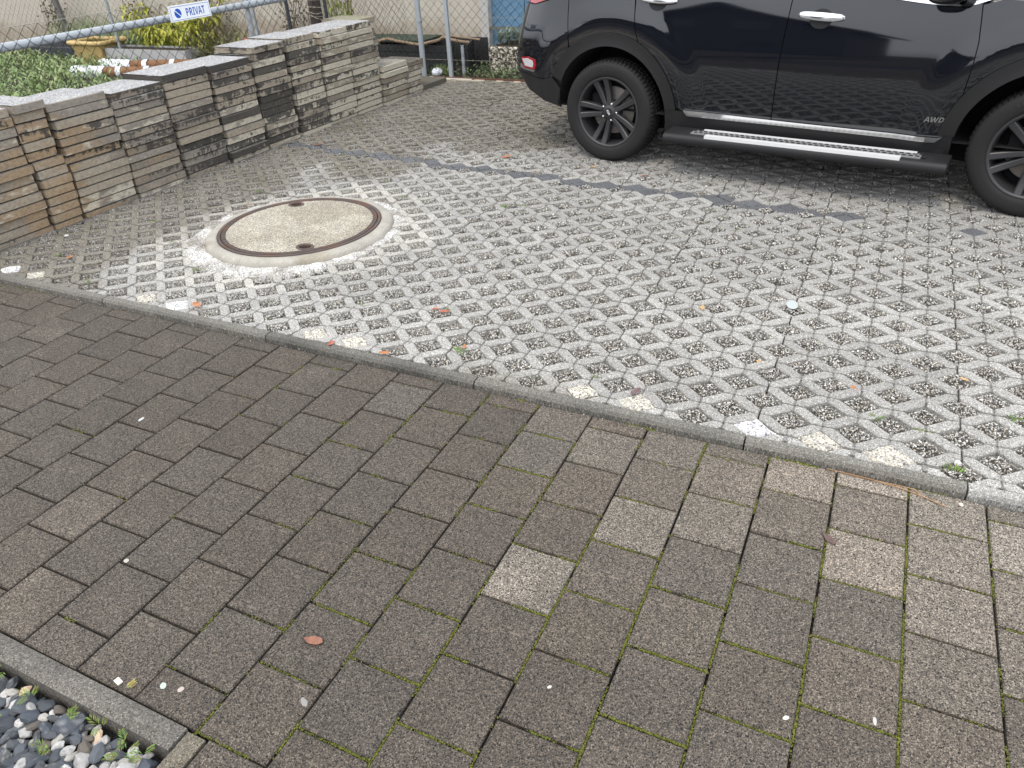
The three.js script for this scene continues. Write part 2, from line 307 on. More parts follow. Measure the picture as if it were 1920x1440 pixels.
  for (let i = -50; i <= 24; i++) for (let j = -6; j <= 54; j++) if ((i + j) % 2 === 0) {
    const c = node(i, j); if (!inside([c[0], c[1] + 0.02])) continue;
    if (Math.hypot(c[0] - MHU, c[1] - MHV) < 0.56) continue;
    holes.push({ u: c[0], v: c[1], i, j });
  }
}
{
  // dark marking stones set into cells of the bay line, mortar wedges along the kerb
  const R = rng(33), mort = std({ vertexColors: true, map: rep(texPebble, 0.35), bumpMap: rep(texPebbleB, 0.35), bumpScale: 0.003 });
  const cell = (h, k) => [[h.u + HU * k, h.v], [h.u, h.v + HV * k], [h.u - HU * k, h.v], [h.u, h.v - HV * k]];
  for (const h of holes) {
    const dv = h.v - stripV(h.u);
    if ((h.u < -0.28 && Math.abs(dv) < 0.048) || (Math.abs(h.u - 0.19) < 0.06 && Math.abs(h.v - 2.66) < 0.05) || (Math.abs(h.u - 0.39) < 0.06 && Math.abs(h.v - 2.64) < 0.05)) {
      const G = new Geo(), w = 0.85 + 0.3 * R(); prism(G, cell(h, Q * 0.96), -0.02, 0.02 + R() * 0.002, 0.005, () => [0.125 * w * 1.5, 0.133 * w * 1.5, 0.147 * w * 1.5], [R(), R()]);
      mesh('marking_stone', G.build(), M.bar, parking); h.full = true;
    } else if (h.v < 0.56 && R() < 0.62) {
      let p = []; const c4 = cell(h, 0.6 + R() * 0.18); for (let e = 0; e < 4; e++) for (let s = 0; s < 4; s++) p.push([lerp(c4[e][0], c4[(e + 1) % 4][0], s / 4) + (R() - 0.5) * 0.012, lerp(c4[e][1], c4[(e + 1) % 4][1], s / 4) + (R() - 0.5) * 0.012]); p = clipHalf(p, (w) => w[1] - VK - 0.051); p = clipHalf(p, (w) => h.v + HV * (0.1 + 0.7 * R()) - w[1] + 0.03);
      if (p.length < 3 || polyArea(p) < 0.001) continue;
      const G = new Geo(), b = R() < 0.5 ? [0.68, 0.68, 0.66] : [0.52, 0.49, 0.41];
      prism(G, p, -0.02, 0.02 + R() * 0.006, 0.006, (u, v) => { const f = (1 + 0.5 * fbm(u * 22, v * 22, 5)) * 1.55; return b.map((x) => x * f); }, [R(), R()]);
      mesh('mortar_fill', G.build(), mort, parking); if (h.v < 0.5) h.full = true;
    }
  }
  // pale mortar apron smeared round the manhole
  const G = new Geo(), n = 180, rad = (k, a) => lerp(0.5, 0.625 + 0.07 * fbm(Math.cos(a) * 2.3, Math.sin(a) * 2.3, 2) + 0.05 * fbm(Math.cos(a) * 9, Math.sin(a) * 9, 4) + 0.05 * Math.max(0, Math.cos(a + 2.2)), k / 5);
  const P = (k, i) => { const a = (i / n) * 2 * PI, r = rad(k, a), x = MHU + r * Math.cos(a), z = MHV + r * Math.sin(a); return [x, (k === 5 ? 0.004 : 0.026 + 0.012 * fbm(x * 13, z * 13, 8) + 0.008 * fbm(x * 40, z * 40, 5) + (k < 1 ? 0.006 : 0)), -z]; };
  const C = (q) => { const f = (1.05 + 0.6 * fbm(q[0] * 20, q[2] * 20, 1)) * 1.5, d = fbm(q[0] * 6, q[2] * 6, 31); return mixc([0.62, 0.61, 0.57], [0.3, 0.28, 0.24], sst(-0.12, 0.25, d)).map((x) => x * f); };
  for (let k = 0; k < 5; k++) for (let i = 0; i < n; i++) { const q = [P(k, i), P(k + 1, i), P(k + 1, i + 1), P(k, i + 1)]; G.quad(...q, ...q.map((w) => [w[0], -w[2]]), q.map(C)); }
  mesh('mortar_apron', G.build(), std({ vertexColors: true, map: rep(texPebble, 0.3), bumpMap: rep(texPebbleB, 0.3), bumpScale: 0.004 }), parking);
}
// gravel grains
{
  const R = rng(44), pts = [];
  const pal = [[0.46, 0.45, 0.415], [0.4, 0.385, 0.35], [0.62, 0.615, 0.595], [0.22, 0.2, 0.17], [0.33, 0.325, 0.315], [0.4, 0.365, 0.305], [0.12, 0.115, 0.11], [0.28, 0.25, 0.21]];
  for (const h of holes) {
    if (h.full || h.v < VK + 0.07 || !nearView(h.u, h.v, 0.16)) continue;
    const dist = Math.hypot(h.u - 0, h.v + 1), near = h.v < 1.7 ? 1 : h.v < 3 ? 0.55 : 0.3;
    const n = Math.round(210 * near), sz = 0.0026 / Math.pow(near, 0.3), dirt = dirtAt(h.u, h.v), fill = 0.0175 + 0.006 * R() - (h.v < 0.8 ? 0.004 : 0);
    for (let k = 0; k < n; k++) {
      let a, b; do { a = R() * 2 - 1; b = R() * 2 - 1; } while (Math.abs(a) + Math.abs(b) > 1.02);
      pts.push([h.u + a * HU * Q, h.v + b * HV * Q, fill - 0.004 + 0.004 * R() - 0.004 * (Math.abs(a) + Math.abs(b) > 0.8 ? 1 : 0), sz * (0.65 + 0.9 * R()), R() < dirt * 0.45 ? 7 : Math.floor(R() * 7.9), dirt]);
    }
  }
  for (let k = 0; k < 15000; k++) {                              // grit lying loose on the slabs in the rear corner and beside the wall
    const v = 0.5 + R() * 5.2, u = wallU(v) + 0.02 + R() * R() * 4.2, d = dirtAt(u, v);
    if (R() > 0.12 + d * 0.85 || Math.hypot(u - MHU, v - MHV) < 0.56 || !nearView(u, v, 0.1)) continue;
    pts.push([u, v, BT + 0.001, 0.0014 + 0.0028 * R() * R(), Math.floor(R() * 4.6), d * 0.7]);
  }
  for (let k = 0; k < 110; k++) { const u = -4.9 + R() * 5.6, v = VK - R() * R() * 0.05 - 0.004; pts.push([u, v, 0.003, 0.0012 + 0.002 * R() * R(), Math.floor(R() * 6), 0]); }
  const g = new THREE.OctahedronGeometry(1, 0), im = new THREE.InstancedMesh(g, M.grain, pts.length), m4 = new THREE.Matrix4(), q = new THREE.Quaternion(), e = new THREE.Euler(), c = new THREE.Color();
  pts.forEach((p, i) => {
    e.set(R() * 6, R() * 6, R() * 6); q.setFromEuler(e);
    m4.compose(V3(p[0], p[2], -p[1]), q, V3(p[3] * (0.8 + 0.5 * R()), p[3] * (0.6 + 0.4 * R()), p[3] * (0.8 + 0.6 * R()))); im.setMatrixAt(i, m4);
    const k = pal[p[4]], f = (0.88 + 0.44 * R()) * (1 - 0.25 * p[5]); im.setColorAt(i, c.setRGB(k[0] * f, k[1] * f, k[2] * f));
  });
  im.name = 'gravel'; im.userData.kind = 'stuff'; im.castShadow = im.receiveShadow = true; parking.add(im);
  console.log('grains', pts.length, 'holes', holes.length);
}
// weeds rooted in the cells, and moss in the joints
const leafGeo = (G, p, dir, up, len, wid, col, bend = 0.25) => {
  const d = V3(...dir).normalize(), w = V3().crossVectors(d, V3(...up)).normalize().multiplyScalar(wid / 2), nn = V3().crossVectors(w, d).normalize();
  const a = V3(...p), m = a.clone().addScaledVector(d, len * 0.5).addScaledVector(nn, len * bend * 0.25), t = a.clone().addScaledVector(d, len).addScaledVector(nn, -len * bend * 0.4);
  const l = m.clone().add(w).addScaledVector(nn, wid * 0.12), r = m.clone().sub(w).addScaledVector(nn, wid * 0.12), A = (v) => [v.x, v.y, v.z], z = [0, 0];
  const c2 = col.map((x) => x * 1.12);
  G.tri(A(a), A(m), A(l), z, z, z, col); G.tri(A(a), A(r), A(m), z, z, z, c2); G.tri(A(m), A(t), A(l), z, z, z, col); G.tri(A(m), A(r), A(t), z, z, z, c2);
};
{
  const R = rng(51), G = new Geo();
  const spots = [[0.31, 0.86, 1], [0.03, 0.67, 1], [-1.71, 0.6, 1.2], [-1.1, 0.6, 0.5], [-2.35, 0.8, 0.4], [-3.45, 0.84, 0.7], [-3.62, 1.0, 0.5], [-4.3, 1.32, 0.8], [-3.9, 1.1, 0.8], [-4.05, 2.0, 0.8], [-4.2, 2.2, 0.6], [-3.6, 2.55, 0.8], [-3.3, 2.45, 0.7], [-3.0, 2.2, 0.5], [-2.3, 2.25, 1], [-2.2, 2.3, 0.8], [-1.7, 2.45, 0.6], [-0.9, 2.3, 0.4], [-2.7, 3.3, 0.6], [-3.9, 0.52, 0.5], [-0.12, 0.7, 0.7], [0.12, 0.5, 0.8], [-4.4, 0.72, 0.7], [-2.0, 2.5, 0.5], [-3.45, 2.7, 0.7], [-1.95, 0.9, 0.3]];
  for (const [u, v, s] of spots) for (let k = 0; k < 42 * s; k++) {
    const a = R() * 2 * PI, r = R() * 0.026 * s, b = [0.13, 0.2, 0.035].map((x) => x * (0.8 + 0.6 * R()));
    leafGeo(G, [u + Math.cos(a) * r, 0.006 + 0.012 * R(), -(v + Math.sin(a) * r)], [Math.cos(a) * 1.1, 0.5 + R(), Math.sin(a) * 1.1], [0, 1, 0], 0.012 + 0.018 * R(), 0.003 + 0.003 * R(), b);
  }
  const m = mesh('cell_weeds', G.build(), M.leaf, parking); m.userData.kind = 'stuff';
  // moss cushions along joints of the pavers
  const pts = [];
  const put = (u, v, w) => pts.push([u, v, w]);
  const dens = (u, v) => 0.05 + 1.3 * fbm(u * 2.3, v * 2.3, 71) + sst(-1.5, -0.6, u) * sst(0.1, -0.8, v) * 0.42 - sst(-1.3, -2.0, u) * 0.5;
  for (let c = -14; c <= 4; c++) for (let r = -9; r <= 2; r++) {
    const u0 = c * WU, v0 = (r + ((c & 1) ? 0.5 : 0)) * LV; if (v0 > VK - 0.02 || !nearView(u0, v0, 0.1)) continue;
    if (u0 < -1.46 && v0 < -1.12) continue;
    for (let k = 0; k < 260; k++) {
      const s = k / 260, x = u0 + s * WU, d = dens(x, v0) + 1.1 * n3(x * 11, v0 * 11, 4) + 0.05; if (R() < d * 1.6) put(x, v0 + (R() - 0.5) * 0.004, 1);
      const y = v0 + s * LV, d2 = dens(u0, y) + 1.1 * n3(u0 * 11, y * 11, 9) - 0.05; if (y < VK - 0.01 && R() < d2 * 1.6) put(u0 + (R() - 0.5) * 0.004, y, 1);
    }
  }
  for (let k = 0; k < 2600; k++) { const u = -1.5 + R() * 1.6; if (n3(u * 6, 3, 3) > 0.12) put(u, VK - 0.004 - R() * 0.012, 1.4); }
  for (let k = 0; k < 400; k++) put(-4.2 + R() * 0.3 - R() * 0.2, VK - 0.006 - R() * R() * 0.05, 1.2);
  const im = new THREE.InstancedMesh(new THREE.IcosahedronGeometry(1, 0), M.moss, pts.length), m4 = new THREE.Matrix4(), q = new THREE.Quaternion(), e = new THREE.Euler(), c = new THREE.Color();
  pts.forEach((p, i) => { e.set(R() * 6, R() * 6, R() * 6); q.setFromEuler(e); const s = (0.001 + 0.0015 * R()) * p[2]; m4.compose(V3(p[0], -0.0065 + 0.005 * R(), -p[1]), q, V3(s * 1.3, s, s * 1.3)); im.setMatrixAt(i, m4); const f = 0.4 + 1.0 * R(); im.setColorAt(i, c.setRGB(0.1 * f, 0.112 * f, 0.012 * f)); });
  im.name = 'joint_moss'; im.userData.kind = 'stuff'; im.castShadow = im.receiveShadow = true; driveway.add(im);
}
// ---------------------------------------------------------------- manhole
{
  const w = KW(MHU, MHV), t = thing('manhole', 'round concrete manhole cover in a rusty iron ring and raised concrete collar', 'manhole cover', [w[0], 0, w[2]], -TH);
  const lathe = (pts, seg = 120) => new THREE.LatheGeometry(pts.map((q) => new THREE.Vector2(q[0], q[1])), seg);
  const paint = (g, fn) => { const p = g.attributes.position, a = new Float32Array(p.count * 3), uv = new Float32Array(p.count * 2); for (let i = 0; i < p.count; i++) { const c = fn(p.getX(i), p.getY(i), p.getZ(i)); a.set(c, i * 3); uv[i * 2] = p.getX(i); uv[i * 2 + 1] = p.getZ(i) + p.getY(i) * 2; } g.setAttribute('color', new THREE.BufferAttribute(a, 3)); g.setAttribute('uv', new THREE.BufferAttribute(uv, 2)); return g; };
  const rg = lathe([[0.545, 0.0], [0.543, 0.026], [0.537, 0.042], [0.524, 0.05], [0.5, 0.055], [0.476, 0.056], [0.474, 0.04]]);
  { const p = rg.attributes.position; for (let i = 0; i < p.count; i++) { const x = p.getX(i), z = p.getZ(i), d = 0.008 * fbm(x * 7, z * 7, 3) + 0.006 * fbm(x * 20, z * 20, 4), r = Math.hypot(x, z); if (r > 0.5) { p.setX(i, x * (1 + d / r)); p.setZ(i, z * (1 + d / r)); p.setY(i, p.getY(i) + d * 0.5); } } rg.computeVertexNormals(); }
  mesh('concrete_collar', paint(rg, (x, y, z) => { const f = (1 + 0.4 * fbm(x * 9, z * 9, y * 9)) * 1.6, st = sst(0.02, 0.3, fbm(x * 5, z * 5, 12)); return mixc([0.37, 0.36, 0.325], [0.27, 0.24, 0.185], st * 0.7).map((q) => q * f); }), M.conc, t);
  const iron = std({ vertexColors: true, metalness: 0.25, roughness: 0.75, map: rep(texConc, 0.2), bumpMap: rep(texConcB, 0.2), bumpScale: 0.0012 });
  const rust = (x, y, z) => { const f = 1 + 0.5 * fbm(x * 12, z * 12, 7); return mixc([0.115, 0.09, 0.082], [0.15, 0.09, 0.068], sst(-0.1, 0.3, fbm(x * 6, z * 6, 2))).map((q) => q * f * 1.4); };
  mesh('frame_ring', paint(lathe([[0.474, 0.035], [0.474, 0.059], [0.47, 0.061], [0.456, 0.061], [0.454, 0.059], [0.454, 0.04]]), rust), iron, t);
  const cov = mesh('cover_ring', paint(lathe([[0.4505, 0.035], [0.4505, 0.06], [0.4485, 0.0625], [0.4455, 0.0625], [0.4445, 0.0595], [0.43, 0.0595], [0.429, 0.0625], [0.425, 0.0625], [0.4235, 0.05]]), rust), iron, t);
  for (let k = 0; k < 64; k++) {                                  // raised teeth cast into the ring
    const a = (k / 64) * 2 * PI, g = new THREE.BoxGeometry(0.012, 0.003, 0.018); g.rotateY(-a); g.translate(Math.cos(a) * 0.4373, 0.0605, Math.sin(a) * 0.4373); mesh('cast_tooth', paint(g, rust), iron, cov);
  }
  // concrete filling with the two lifting recesses left open
  const G = new Geo(), n = 44;
  const dd = [[0.68, 0.733], [-0.68, -0.733]].map((q) => [q[0] * 0.376, q[1] * 0.376]);   // towards and away from the driveway, in local x, z
  const C = (x, z) => { const f = (1 + 0.25 * fbm(x * 14, z * 14, 3)) * 1.62, st = sst(0.0, 0.35, fbm(x * 3.5, z * 3.5, 22) + 0.15 - (z * 0.2 - x * 0.3)); return mixc([0.42, 0.39, 0.315], [0.25, 0.22, 0.16], st * 0.45).map((q) => q * f); };
  for (let i = 0; i < n; i++) for (let j = 0; j < 96; j++) {
    const r0 = 0.4245 * i / n, r1 = 0.4245 * (i + 1) / n, a0 = (j / 96) * 2 * PI, a1 = ((j + 1) / 96) * 2 * PI;
    const q = [[r0, a1], [r1, a1], [r1, a0], [r0, a0]].map(([r, a]) => [r * Math.cos(a), 0.0592 + 0.0015 * fbm(r * Math.cos(a) * 30, r * Math.sin(a) * 30, 1) + 0.004 * (1 - r * r / 0.166), r * Math.sin(a)]);
    const mx = (q[0][0] + q[2][0]) / 2, mz = (q[0][2] + q[2][2]) / 2; if (dd.some((h) => Math.hypot(mx - h[0], mz - h[1]) < 0.04)) continue;
    G.quad(q[0], q[1], q[2], q[3], ...q.map((w) => [w[0], w[2]]), q.map((w) => C(w[0], w[2])));
  }
  const fill = mesh('concrete_filling', G.build(), std({ vertexColors: true, map: rep(texPebble, 0.28), bumpMap: rep(texPebbleB, 0.28), bumpScale: 0.003 }), t);
  for (const h of dd) {
    const pot = new THREE.LatheGeometry([[0.0, -0.06], [0.03, -0.06], [0.031, 0.056], [0.033, 0.0635], [0.045, 0.0645], [0.049, 0.058]].map((q) => new THREE.Vector2(q[0], q[1])), 28); pot.scale(1.15, 1, 0.9); pot.translate(h[0], 0, h[1]);
    mesh('lifting_recess', paint(pot, (x, y, z) => rust(x, y, z)), iron, fill);
  }
}
// ---------------------------------------------------------------- pebble bed
{
  const bed = kframe(struct('pebble_bed')), R = rng(61);
  const G = new Geo(); flat2(G, -4.5, -1.475, -3.2, -1.206, -0.06); mesh('pebble_base', G.build(false), std({ color: lin(0.035, 0.034, 0.033), map: rep(texPebble, 0.3), bumpMap: rep(texPebbleB, 0.3), bumpScale: 0.006 }), bed);
  const variants = [];
  for (let k = 0; k < 9; k++) {
    const g = new THREE.IcosahedronGeometry(1, 2), p = g.attributes.position; const sx = 0.8 + 0.5 * R(), sz = 0.6 + 0.35 * R(), sy = 0.42 + 0.3 * R(), rough = 0.18 + 0.2 * R();
    const uv = [], cols = [], cuts = []; for (let i = 0; i < 7; i++) { const a = V3(R() - 0.5, (R() - 0.5) * 1.2, R() - 0.5).normalize(); cuts.push([a, 0.62 + 0.26 * R()]); }
    for (let i = 0; i < p.count; i++) { const v = V3().fromBufferAttribute(p, i); let s = 1 + rough * n3(v.x * 1.3 + k * 9, v.y * 1.3, v.z * 1.3); v.multiplyScalar(s); for (const [a, d] of cuts) { const e = v.dot(a) - d; if (e > 0) v.addScaledVector(a, -e * 0.88); } v.set(v.x * sx, v.y * sy, v.z * sz); p.setXYZ(i, v.x, v.y, v.z); uv.push(v.x * 0.03, v.z * 0.03 + v.y * 0.02); }
    g.setAttribute('uv', new THREE.Float32BufferAttribute(uv, 2));
    const paint = (white) => { const q = g.clone(), c = []; for (let i = 0; i < p.count; i++) { const v = V3().fromBufferAttribute(p, i), vein = Math.abs(n3(v.x * 2 + v.y * 1.7 + k * 5, v.z * 2.2 - v.x, 3 + k)), ve = sst(0.07, 0.0, vein); const f = 1 + 0.3 * n3(v.x * 5, v.y * 5, v.z * 5); const c0 = white ? mixc([0.6, 0.6, 0.6], [0.3, 0.3, 0.31], ve * 0.8) : mixc([0.1, 0.115, 0.138], [0.4, 0.4, 0.39], k % 3 === 0 ? ve * 0.85 : 0); c.push(...c0.map((x) => x * f)); } q.setAttribute('color', new THREE.Float32BufferAttribute(c, 3)); q.computeVertexNormals(); return q; };
    variants.push([paint(false), paint(true)]);
  }
  const mats = [[1, 1, 1], [1.35, 1.35, 1.35], [0.72, 0.73, 0.76], [1.05, 1.02, 0.95], [0.9, 0.95, 1.02]].map((c) => std({ vertexColors: true, color: lin(...c), roughness: 0.7, map: rep(texConc, 0.12), bumpMap: rep(texConcB, 0.1), bumpScale: 0.0004 }));
  const tan = std({ vertexColors: true, color: lin(0.95, 0.72, 0.5), roughness: 0.8 });
  let count = 0; const placed = [];
  for (let layer = 0; layer < 2; layer++) for (let tries = 0; tries < 9000 && count < (layer ? 298 : 140); tries++) {
    const u = -2.45 + R() * 0.975, v = -1.218 - R() * 0.62, s = 0.0095 + 0.014 * R() * (0.5 + R());
    if (!nearView(u, v, 0.05)) continue;
    if (placed.some((q) => q[3] === layer && Math.hypot(q[0] - u, q[1] - v) < (q[2] + s) * 0.66)) continue;
    if (u > -1.49 - s || v > -1.212 - s) continue;
    placed.push([u, v, s, layer]); count++;
    const w = R() < 0.34, g = variants[Math.floor(R() * 9)][w ? 1 : 0], m = mesh('pebble', g, R() < 0.05 ? tan : mats[w ? [0, 1, 3][Math.floor(R() * 3)] : Math.floor(R() * 5)], bed);
    m.position.set(u, -0.052 + layer * 0.017 + s * 0.45, -v); m.rotation.set((R() - 0.5) * 0.9, R() * 6.28, (R() - 0.5) * 0.9); m.scale.setScalar(s * 1.22);
  }
  console.log('pebbles', count);
  // green sprigs and bark crumbs between the pebbles
  const S = new Geo();
  const sprig = (u, v, n, y, len, tint = [0.12, 0.17, 0.025]) => { const a0 = R() * 6.28; for (let k = 0; k < n; k++) { const t = k / n, a = a0 + (k % 2 ? 0.75 : -0.75) + (R() - 0.5) * 0.3, px = u + Math.cos(a0) * len * t, pv = v + Math.sin(a0) * len * t; leafGeo(S, [px, y + 0.01 * t, -pv], [Math.cos(a), 0.25 + 0.2 * R(), -Math.sin(a)], [0, 1, 0], len * (0.55 - 0.35 * t) + 0.004, 0.0028, tint.map((x) => x * (0.7 + 0.7 * R()))); } };
  for (const [u, v] of [[-2.05, -1.22], [-1.92, -1.235], [-1.78, -1.24], [-1.69, -1.228], [-1.6, -1.235], [-1.57, -1.25], [-1.52, -1.235], [-1.75, -1.31], [-1.66, -1.33], [-1.56, -1.32], [-1.53, -1.35], [-1.5, -1.36], [-1.62, -1.42], [-1.95, -1.3], [-1.58, -1.41], [-1.51, -1.3]]) for (let k = 0; k < 3; k++) sprig(u + (R() - 0.5) * 0.03, v + (R() - 0.5) * 0.02, 12, -0.01 + 0.012 * R(), 0.016 + 0.016 * R());
  sprig(-1.70, -1.128, 12, 0.003, 0.022, [0.3, 0.26, 0.06]); sprig(-1.695, -1.125, 9, 0.003, 0.02, [0.28, 0.22, 0.06]);
  const m = mesh('conifer_sprigs', S.build(), M.leaf, bed); m.userData.kind = 'stuff';
}
// ---------------------------------------------------------------- stacked concrete slabs
const WX = -2.9569, WZ = -4.1432, WDX = 0.48572, WDZ = -0.87411, WPHI = Math.atan2(0.87411, 0.48572);
const WW = (t, off, y = 0) => [WX + WDX * t - WDZ * off, y, WZ + WDZ * t + WDX * off];   // off towards the parking area
{
  const R = rng(71);
  // weathering of the slab edges, copied from the photograph: black algae around the middle stacks, rust-brown at the half stack, lime further on
  const W = 2048, H = 512, X0 = -0.6, LX = 5.7, LY = 0.85;
  const stackOf = (t) => [-0.46, -0.035, 0.376, 0.592, 1.01, 1.438, 1.858, 2.288, 2.682, 3.072, 3.46, 3.858, 4.268].filter((q) => t >= q).length;
  const hash = (a, b) => { const v = Math.sin(a * 127.1 + b * 311.7) * 43758.5453; return v - Math.floor(v); };
  const texWall = dataTex(W, H, (px, py) => {
    const t = X0 + (px / W) * LX, y = (py / H) * 0.83, layer = Math.floor(py / H * 16), fy = py / H * 16 - layer, st = stackOf(t), l2 = hash(st, layer), l3 = hash(st + 50, layer);
    const f = fbm(t * 9, y * 22, 2), g = fbm(t * 2.6, y * 5, 5), streak = fbm(t * 30, layer * 3.3 + fy * 0.5, 8), fine = hash(px, py) - 0.5;
    let c = mixc([0.33, 0.283, 0.214], [0.205, 0.177, 0.14], sst(-0.2, 0.25, g + (l2 - 0.5) * 0.8)); c = mixc(c, [0.235, 0.215, 0.185], l3 > 0.6 ? 0.7 : 0.1);
    const orange = sst(0.0, 0.3, Math.exp(-(((t - 0.45) / 0.5) ** 2)) * 0.55 - 0.28 + g * 0.8 + f * 0.25 + (l2 - 0.5) * 0.6 - Math.abs(y - 0.3) * 0.35);
    c = mixc(c, [0.34, 0.232, 0.125], orange * 0.68);
    const lime = sst(0.02, 0.22, Math.exp(-(((t - 3.3) / 1.25) ** 2)) * 0.55 - 0.27 + f * 0.7 + (l3 - 0.5) * 0.75 + (0.4 - y) * 0.2);
    c = mixc(c, [0.52, 0.475, 0.375], lime * 0.9);
    const drip = streak * 0.5 + f * 0.3 + fbm(t * 60, y * 70, 4) * 0.35 + (fy - 0.5) * 0.16;
    const black = sst(0.0, 0.22, Math.exp(-(((t - 2.05) / 0.72) ** 2)) * 0.5 + Math.exp(-(((t - 3.1) / 0.55) ** 2)) * 0.3 - 0.36 + f * 0.35 + drip + (l2 - 0.5) * 0.8 + (y - 0.4) * 0.3);
    c = mixc(c, [0.042, 0.037, 0.032], black * 0.92);
    const k = 1 + 0.34 * fine + 0.5 * fbm(t * 45, y * 60, 3);
    return c.map((q) => Math.pow(clamp(q * k), 1 / 2.2));
  });
  texWall.wrapS = texWall.wrapT = THREE.ClampToEdgeWrapping;
  const edgeMat = std({ map: texWall, bumpMap: texWall, bumpScale: 0.0015, roughness: 0.95 });
  const topMat = M.aggregate, white = (a) => () => a;
  // [t0, t1, layers, thickness, set-back, label, top label]
  const stacks = [
    [-0.46, -0.045, 14, 0.0535, 0.0, 'slab in the brown end stack near the kerb', 'pebbled top slab of the end stack near the kerb'],
    [-0.035, 0.368, 14, 0.054, 0.0, 'ochre and grey concrete slab in the stack before the half-width stack', 'pebbled top slab of the stack before the half-width stack'],
    [0.376, 0.574, 14, 0.0545, 0.012, 'half-width concrete slab in the narrow leaning stack', 'half-width slab topping the narrow stack'],
    [0.592, 1.0, 14, 0.0517, 0.0, 'ochre stained concrete slab in the full stack beside the narrow one', 'pebbled top slab of the full stack beside the narrow one'],
    [1.01, 1.42, 14, 0.05, 0.004, 'even grey concrete slab in the cleanest stack', 'pebbled top slab of the cleanest grey stack'],
    [1.438, 1.838, 14, 0.0522, 0.0, 'black streaked concrete slab in the stack below the first step up', 'overhanging pebbled slab at the first step up of the wall'],
    [1.858, 2.262, 14, 0.0515, 0.006, 'black and lime stained concrete slab in the darkest stack', 'pebbled top slab of the darkest stack'],
    [2.288, 2.655, 15, 0.0518, 0.0, 'algae blackened concrete slab in the stack at the second step up', 'pebbled top slab at the second step up of the wall'],
    [2.682, 3.052, 15, 0.0522, 0.008, 'mottled concrete slab in the stack after the second step up', 'pebbled top slab after the second step up of the wall'],
    [3.072, 3.455, 15, 0.0519, 0.002, 'lime streaked concrete slab in the stack next to the tallest end', 'pebbled top slab next to the tallest end'],
    [3.46, 3.85, 15, 0.0515, 0.0, 'pale concrete slab in the last tall front stack', 'pebbled top slab of the last tall front stack'],
    [3.86, 4.17, 15, 0.0513, -0.22, 'brown grey concrete slab in the set-back stack at the fence', 'mossy brown top slab of the set-back stack at the fence'],
    [3.858, 4.262, 7, 0.0532, 0.03, 'cream limy concrete slab in the low front stack', 'top slab of the low front stack'],
    [4.268, 4.52, 7, 0.049, 0.02, 'short cream concrete slab in the lowest stack by the fence post', 'dark overhanging slab on the lowest stack by the fence post'],
  ];
  const ORD = 'first second third fourth fifth sixth seventh eighth ninth tenth eleventh twelfth thirteenth fourteenth fifteenth'.split(' ');
  stacks.forEach(([t0, t1, n, th, off, label, topLabel], si) => {
    const lean = (R() - 0.5) * 0.012;
    for (let k = 0; k < n; k++) {
      const isTop = k === n - 1, w = t1 - t0, jx = (R() - 0.5) * 0.016 + (isTop && si === 5 ? -0.006 : 0), jo = (R() - 0.5) * 0.026 + lean * k / 7 + (R() < 0.08 ? 0.012 : 0), d = 0.4 + (R() - 0.5) * 0.006;
      let tm = (t0 + t1) / 2 + jx, wd = w - 0.004 - 0.006 * R(), h = th - 0.0045 - 0.0035 * R();
      if (si === 13 && k >= 5) { tm += 0.02; wd += 0.06; jo && 0; }
      const y0 = k * th, G = new Geo(), T = new Geo(), nx = 8, ch = 0.004;
      const yt = y0 + h, wob = (x, y, s) => 0.0022 * fbm((tm + x) * 12 + s * 3, y * 30 + k, si);
      const uvf = (x, y) => [clamp((tm + x - X0) / LX), (k + clamp((y - y0) / th, 0.02, 0.98)) / 16];
      const prof = [[-0.003, 0], [0.0, h - ch], [-ch, h]];
      const X = (i) => -wd / 2 + wd * i / nx;
      const sag = (x) => 0.0016 * fbm((tm + x) * 5, k * 2.2, si + 4);
      const F = (i, q) => { const x = X(i), cr = (i === 0 || i === nx) ? -0.004 : 0; return [x, prof[q][1] + sag(x) * (q ? 1 : 0), prof[q][0] + wob(x, y0 + prof[q][1], 0) + cr]; };
      for (let i = 0; i < nx; i++) for (let q = 0; q < 2; q++) G.quad(F(i, q), F(i + 1, q), F(i + 1, q + 1), F(i, q + 1), uvf(X(i), y0 + prof[q][1]), uvf(X(i + 1), y0 + prof[q][1]), uvf(X(i + 1), y0 + prof[q + 1][1]), uvf(X(i), y0 + prof[q + 1][1]));
      for (const s of [-1, 1]) {                                     // the two ends, then the back
        const x = s * wd / 2, a = [x, 0, -0.004], b = [x, 0, -d], c = [x, h - ch, -d], e = [x, h - ch, -0.004], u0 = uvf(x, y0), u1 = uvf(x - s * 0.3, y0), u2 = uvf(x - s * 0.3, y0 + h), u3 = uvf(x, y0 + h);
        if (s > 0) G.quad(a, b, c, e, u0, u1, u2, u3); else G.quad(b, a, e, c, u1, u0, u3, u2);
      }
      G.quad([wd / 2, 0, -d], [-wd / 2, 0, -d], [-wd / 2, h, -d], [wd / 2, h, -d], uvf(wd / 2, y0), uvf(-wd / 2, y0), uvf(-wd / 2, y0 + h), uvf(wd / 2, y0 + h));
      const uo = [R() * 2, R() * 2], tc = si === 11 ? [0.42, 0.4, 0.27] : si === 13 ? [0.2, 0.185, 0.15] : si === 12 ? [0.5, 0.48, 0.42] : [0.6, 0.605, 0.6];
